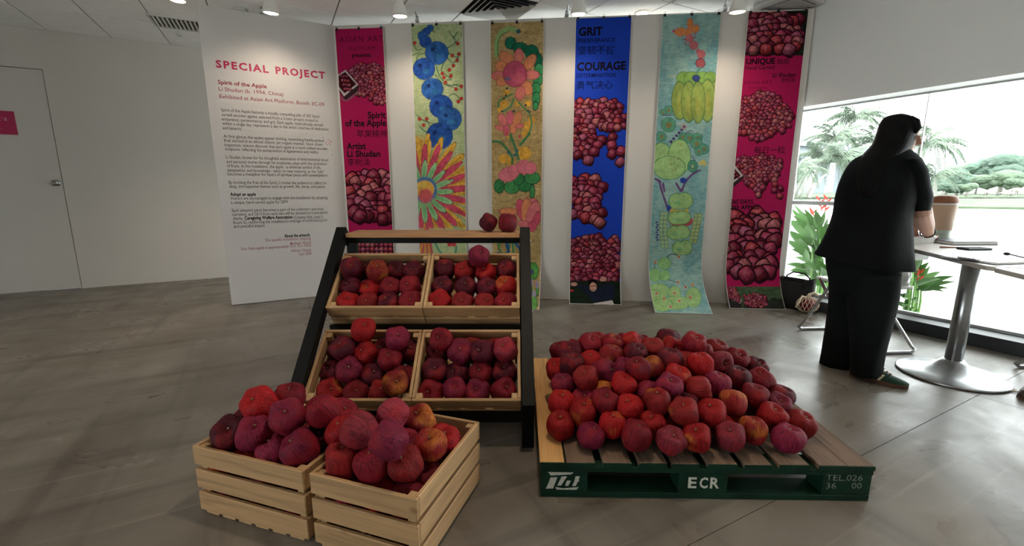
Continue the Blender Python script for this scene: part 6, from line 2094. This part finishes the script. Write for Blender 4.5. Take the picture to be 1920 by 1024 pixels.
# --- shoes
def shoe(heel, toe):
    heel, toe = Vector(heel), Vector(toe)
    dv_ = (toe - heel)
    L_ = dv_.length
    dv_.normalize()
    nv_ = Vector((-dv_.y, dv_.x, 0))
    prof = [(0.0, .028, .06), (.06, .036, .075), (.2, .037, .085), (.35, .036, .088), (.5, .040, .072), (.65, .045, .055), (.8, .044, .044), (.92, .034, .036), (1.0, .014, .028)]
    up_, so_ = [], []
    for u, w_, h_ in prof:
        c_ = heel + dv_ * L_ * u
        up_.append([c_ + nv_ * w_ * math.cos(a) + UP * (0.018 + (h_ - 0.018) * max(0.0, math.sin(a)) ** 0.7) for a in [2 * math.pi * i / 20 for i in range(20)]])
        so_.append([c_ + nv_ * (w_ + .004) * s_ + UP * z for s_, z in ((-1, 0.001), (1, 0.001), (1, 0.022), (-1, 0.022))])
    s = thing_part('shoe')
    pbuild(MB().loft(up_), 'upper', 'shoe', s)
    pbuild(MB().loft(so_, True, False), 'sole', 'sole', s)
    lc = MB()
    for u in (.5, .56, .62, .68):
        c_ = heel + dv_ * L_ * u + UP * (0.09 - (u - .5) * 0.17)
        lc.tube([c_ - nv_ * 0.022 - UP * .004, c_ + UP * .002, c_ + nv_ * 0.022 - UP * .004], 0.003, 5)
    pbuild(lc, 'laces', 'shoe', s)
    for u in (.36, .46, .56):
        c0 = heel + dv_ * L_ * u
        st = MB()
        pr = lambda a, h: c0 + dv_ * L_ * a - nv_ * (0.0405 + 0.004 * (u + a > .5)) + UP * h
        w2 = 0.05
        o_ = -nv_ * 0.002
        st.add([pr(-.07, .022) + o_, pr(-.07 + w2, .022) + o_, pr(.0 + w2, .056) + nv_ * 0.007, pr(0, .056) + nv_ * 0.007, pr(-.07, .022) - o_ * 2, pr(-.07 + w2, .022) - o_ * 2, pr(.0 + w2, .056) + nv_ * 0.013, pr(0, .056) + nv_ * 0.013],
               [(0, 1, 2, 3), (4, 7, 6, 5), (0, 4, 5, 1), (1, 5, 6, 2), (2, 6, 7, 3), (3, 7, 4, 0)])
        pbuild(st, 'stripe', 'stripe', s)
    return s
def thing_part(name):
    o = bpy.data.objects.new(name, None)
    o.empty_display_size = 0.05
    COL.objects.link(o)
    o.parent = woman
    o['label'] = 'green suede trainer with three cream stripes'
    return o
shoe(at(1594, 702), at(1703, 729))
hf, tf = at(1548, 684) + GG * 0.04, at(1548, 684) + GG * 0.04 + (at(1703, 729) - at(1594, 702)) * 0.98
shoe(hf, tf)

# ================================================================== BAGS BY THE WINDOW
b0, b1 = at(1452, 570), at(1521, 584)
tb = thing('tote_bag', 'black canvas tote bag on the floor below the window', 'bag', (b0 + b1) / 2)
dd = (b1 - b0)
wd = dd.length
dd.normalize()
dn = Vector((-dd.y, dd.x, 0))
rings = []
for i in range(7):
    u = i / 6
    hw, hd = wd / 2 * (1.0 + 0.02 * math.sin(3 * u)), 0.075 - 0.03 * u
    rr = random.Random(i)
    rings.append([dd * (hw * math.copysign(abs(math.cos(a)) ** 0.45, math.cos(a))) + dn * (hd * math.copysign(abs(math.sin(a)) ** 0.45, math.sin(a)) + 0.006 * math.sin(3 * a + i)) + UP * (0.285 * u + (0.015 * math.sin(2 * a + 1) * u)) for a in [2 * math.pi * k_ / 24 for k_ in range(24)]])
rings += [[p - UP * 0.03 + (-p.project(dn)) * 0.15 for p in rings[-1]]]
MB().loft(rings).build('bag_body', 'tote', tb)
for sg in (-1, 1):
    MB().tube([dd * -0.09 + dn * 0.046 * sg + UP * 0.2, dd * -0.1 + dn * 0.046 * sg + UP * 0.29, dd * -0.05 + dn * (0.05 * sg) + UP * (0.31 + 0.02 * sg), dd * 0.05 + dn * 0.05 * sg + UP * (0.31 + 0.02 * sg), dd * 0.1 + dn * 0.046 * sg + UP * 0.29, dd * 0.09 + dn * 0.046 * sg + UP * 0.2], 0.008, 6).build('handle', 'tote', tb)
npos = at(1523, 584)
nr = to_room(npos)
nbg = thing('net_bag', 'cream cotton net bag holding a carved apple beside the black tote', 'bag', from_room(min(nr.x, WIN_X - 0.13), nr.y, 0))
R_ = 0.082
for sg in (-1, 1):
    for k_ in range(16):
        pts = []
        for i in range(13):
            ph_ = math.pi * (0.04 + 0.92 * i / 12)
            a = 2 * math.pi * k_ / 16 + sg * 1.1 * i / 12
            pts.append(Vector((R_ * 1.1 * math.sin(ph_) * math.cos(a), R_ * math.sin(ph_) * math.sin(a), R_ * 0.9 - R_ * 0.9 * math.cos(ph_) + 0.002)))
        MB().tube(pts, 0.0024, 4).build('net_strand', 'net', nbg)
MB().tube([(0, 0, 0.145), (0.012, 0.0, 0.17), (0.04, -0.01, 0.185), (0.075, -0.02, 0.16)], [0.02, 0.014, 0.012, 0.01], 8).tube([(-0.02, 0, 0.14), (-0.07, -0.02, 0.16), (-0.1, -0.03, 0.1), (-0.13, -0.04, 0.06)], 0.008, 7).build('knot', 'net', nbg)
apple(Vector(nbg.location) + Vector((0, 0, 0.078)), 0.138, 'carved apple inside the cream net bag by the window', 'bagged apple', (0.3, -0.5, 0.8), 'rosy', 0.4)

# ================================================================== HELICONIA OUTSIDE THE GLASS
def plant(label, room_x, basepx, leaves, stems, flowers, rs):
    rr = random.Random(rs)
    pl = lambda x, y, o=0.0: on_plane(x, y, RX * (room_x + o), RX)
    b = to_room(pl(*basepx))
    org = from_room(b.x, b.y, -0.02)
    g = thing('heliconia', label, 'plant', org)
    for (x0, y0, x1, y1) in stems:
        o = rr.uniform(-0.1, 0.1)
        p1 = pl(x1, y1, o) - org
        p0 = pl(x0, y0, o) - org
        p0.z = 0.0
        MB().tube([p0, p0.lerp(p1, 0.5) + Vector((0.01, 0, 0)), p1], [0.011, 0.009, 0.006], 6).build('stem', 'leafstem', g)
    more_ = [(x0 + rr.uniform(-8, 8), y0 + rr.uniform(-6, 14), x1 + rr.uniform(-9, 12), y1 + rr.uniform(-6, 22), w * 0.85) for (x0, y0, x1, y1, w) in leaves]
    for (x0, y0, x1, y1, w) in leaves + more_:
        w *= 0.8
        o0, o1 = rr.uniform(-0.06, 0.06), rr.uniform(-0.14, 0.12)
        p0, p1 = pl(x0, y0, o0) - org, pl(x1, y1, o1) - org
        mid = p0.lerp(p1, 0.5) + UP * (0.035 * (p1 - p0).length / 0.3) * (1 if y1 > y0 - 40 else 0.5)
        path = []
        for i in range(9):
            t = i / 8
            path.append(p0 * (1 - t) ** 2 + mid * 2 * t * (1 - t) + p1 * t * t)
        wd_ = [w * max(0.03, math.sin(math.pi * (0.06 + 0.94 * t) ** 0.8)) for t in [i / 8 for i in range(9)]]
        mb_ = MB()
        up = RX * -1.0 + UP * 0.35 + RY * rr.uniform(-0.5, 0.5)
        leaf_strip(mb_, path, wd_, up.normalized(), rr.uniform(0.1, 0.35))
        mb_.build('leaf', 'leaf', g)
    for (x0, y0, x1, y1) in flowers:
        p0, p1 = pl(x0, y0) - org, pl(x1, y1) - org
        fm = MB().tube([p0, p1], [0.006, 0.004], 6)
        for i in range(4):
            q = p0.lerp(p1, 0.2 + 0.25 * i)
            s_ = 1 if i % 2 else -1
            tip = q + RY * 0.045 * s_ + UP * 0.05
            leaf_strip(fm, [q, q.lerp(tip, 0.5) - UP * 0.004, tip], [0.008, 0.011, 0.001], (RX * -1.0).normalized(), 0.5)
        fm.build('flower', 'bract', g)
    return g
k6 = lambda x, y: (1440 + x / 4.45, 370 + y / 4.45)
LV = []
for a, b, w in (((390, 330), (185, 85), .042), ((370, 370), (155, 180), .045), ((360, 300), (205, 150), .035), ((400, 270), (300, 95), .035), ((440, 260), (390, 100), .035), ((450, 240), (480, 110), .03), ((345, 460), (180, 310), .045), ((350, 490), (140, 355), .05),
                ((320, 585), (150, 560), .035), ((330, 640), (180, 610), .03), ((390, 560), (220, 500), .035), ((340, 500), (345, 420), .05), ((450, 600), (300, 510), .05), ((410, 660), (250, 560), .045), ((490, 770), (390, 710), .04), ((460, 560), (340, 440), .05),
                ((420, 420), (290, 330), .05), ((400, 440), (330, 240), .05), ((440, 470), (340, 310), .05), ((470, 380), (420, 190), .04), ((480, 640), (400, 520), .05), ((430, 700), (330, 640), .04), ((500, 700), (440, 580), .045), ((390, 520), (240, 440), .04), ((470, 300), (500, 170), .035), ((460, 450), (440, 250), .045)):
    LV.append((*k6(*a), *k6(*b), w))
ST = [(1518 + i * 4.5, 552, 1524 + i * 3.2, 440 + (i % 4) * 22) for i in range(10)]
plant('green heliconia with red flowers outside the window left of the woman', WIN_X + 0.62, (1535, 500), LV, ST, [(1546, 400, 1552, 372), (1541, 396, 1537, 374), (1527, 408, 1524, 396)], 1)
k3 = lambda x, y: (1440 + x / 2.844, 400 + y / 2.844)
LV = []
for a, b, w in (((800, 392), (995, 335), .035), ((790, 380), (925, 310), .035), ((780, 345), (860, 260), .035), ((815, 412), (968, 400), .026), ((775, 320), (800, 215), .035), ((770, 330), (830, 230), .03), ((760, 380), (800, 300), .03), ((740, 460), (700, 430), .03), ((735, 500), (690, 470), .03), ((740, 520), (690, 545), .025),
                ((745, 480), (800, 450), .02), ((740, 540), (780, 500), .018), ((720, 450), (745, 430), .03), ((730, 555), (700, 520), .03)):
    LV.append((*k3(*a), *k3(*b), w))
ST = [(1690 + i * 5, 598, 1704 + i * 4, 530 - (i % 3) * 12) for i in range(7)]
plant('green heliconia outside the window between the woman and the table pedestal', WIN_X + 0.5, (1704, 560), LV, ST, [(1719, 530, 1723, 505)], 2)
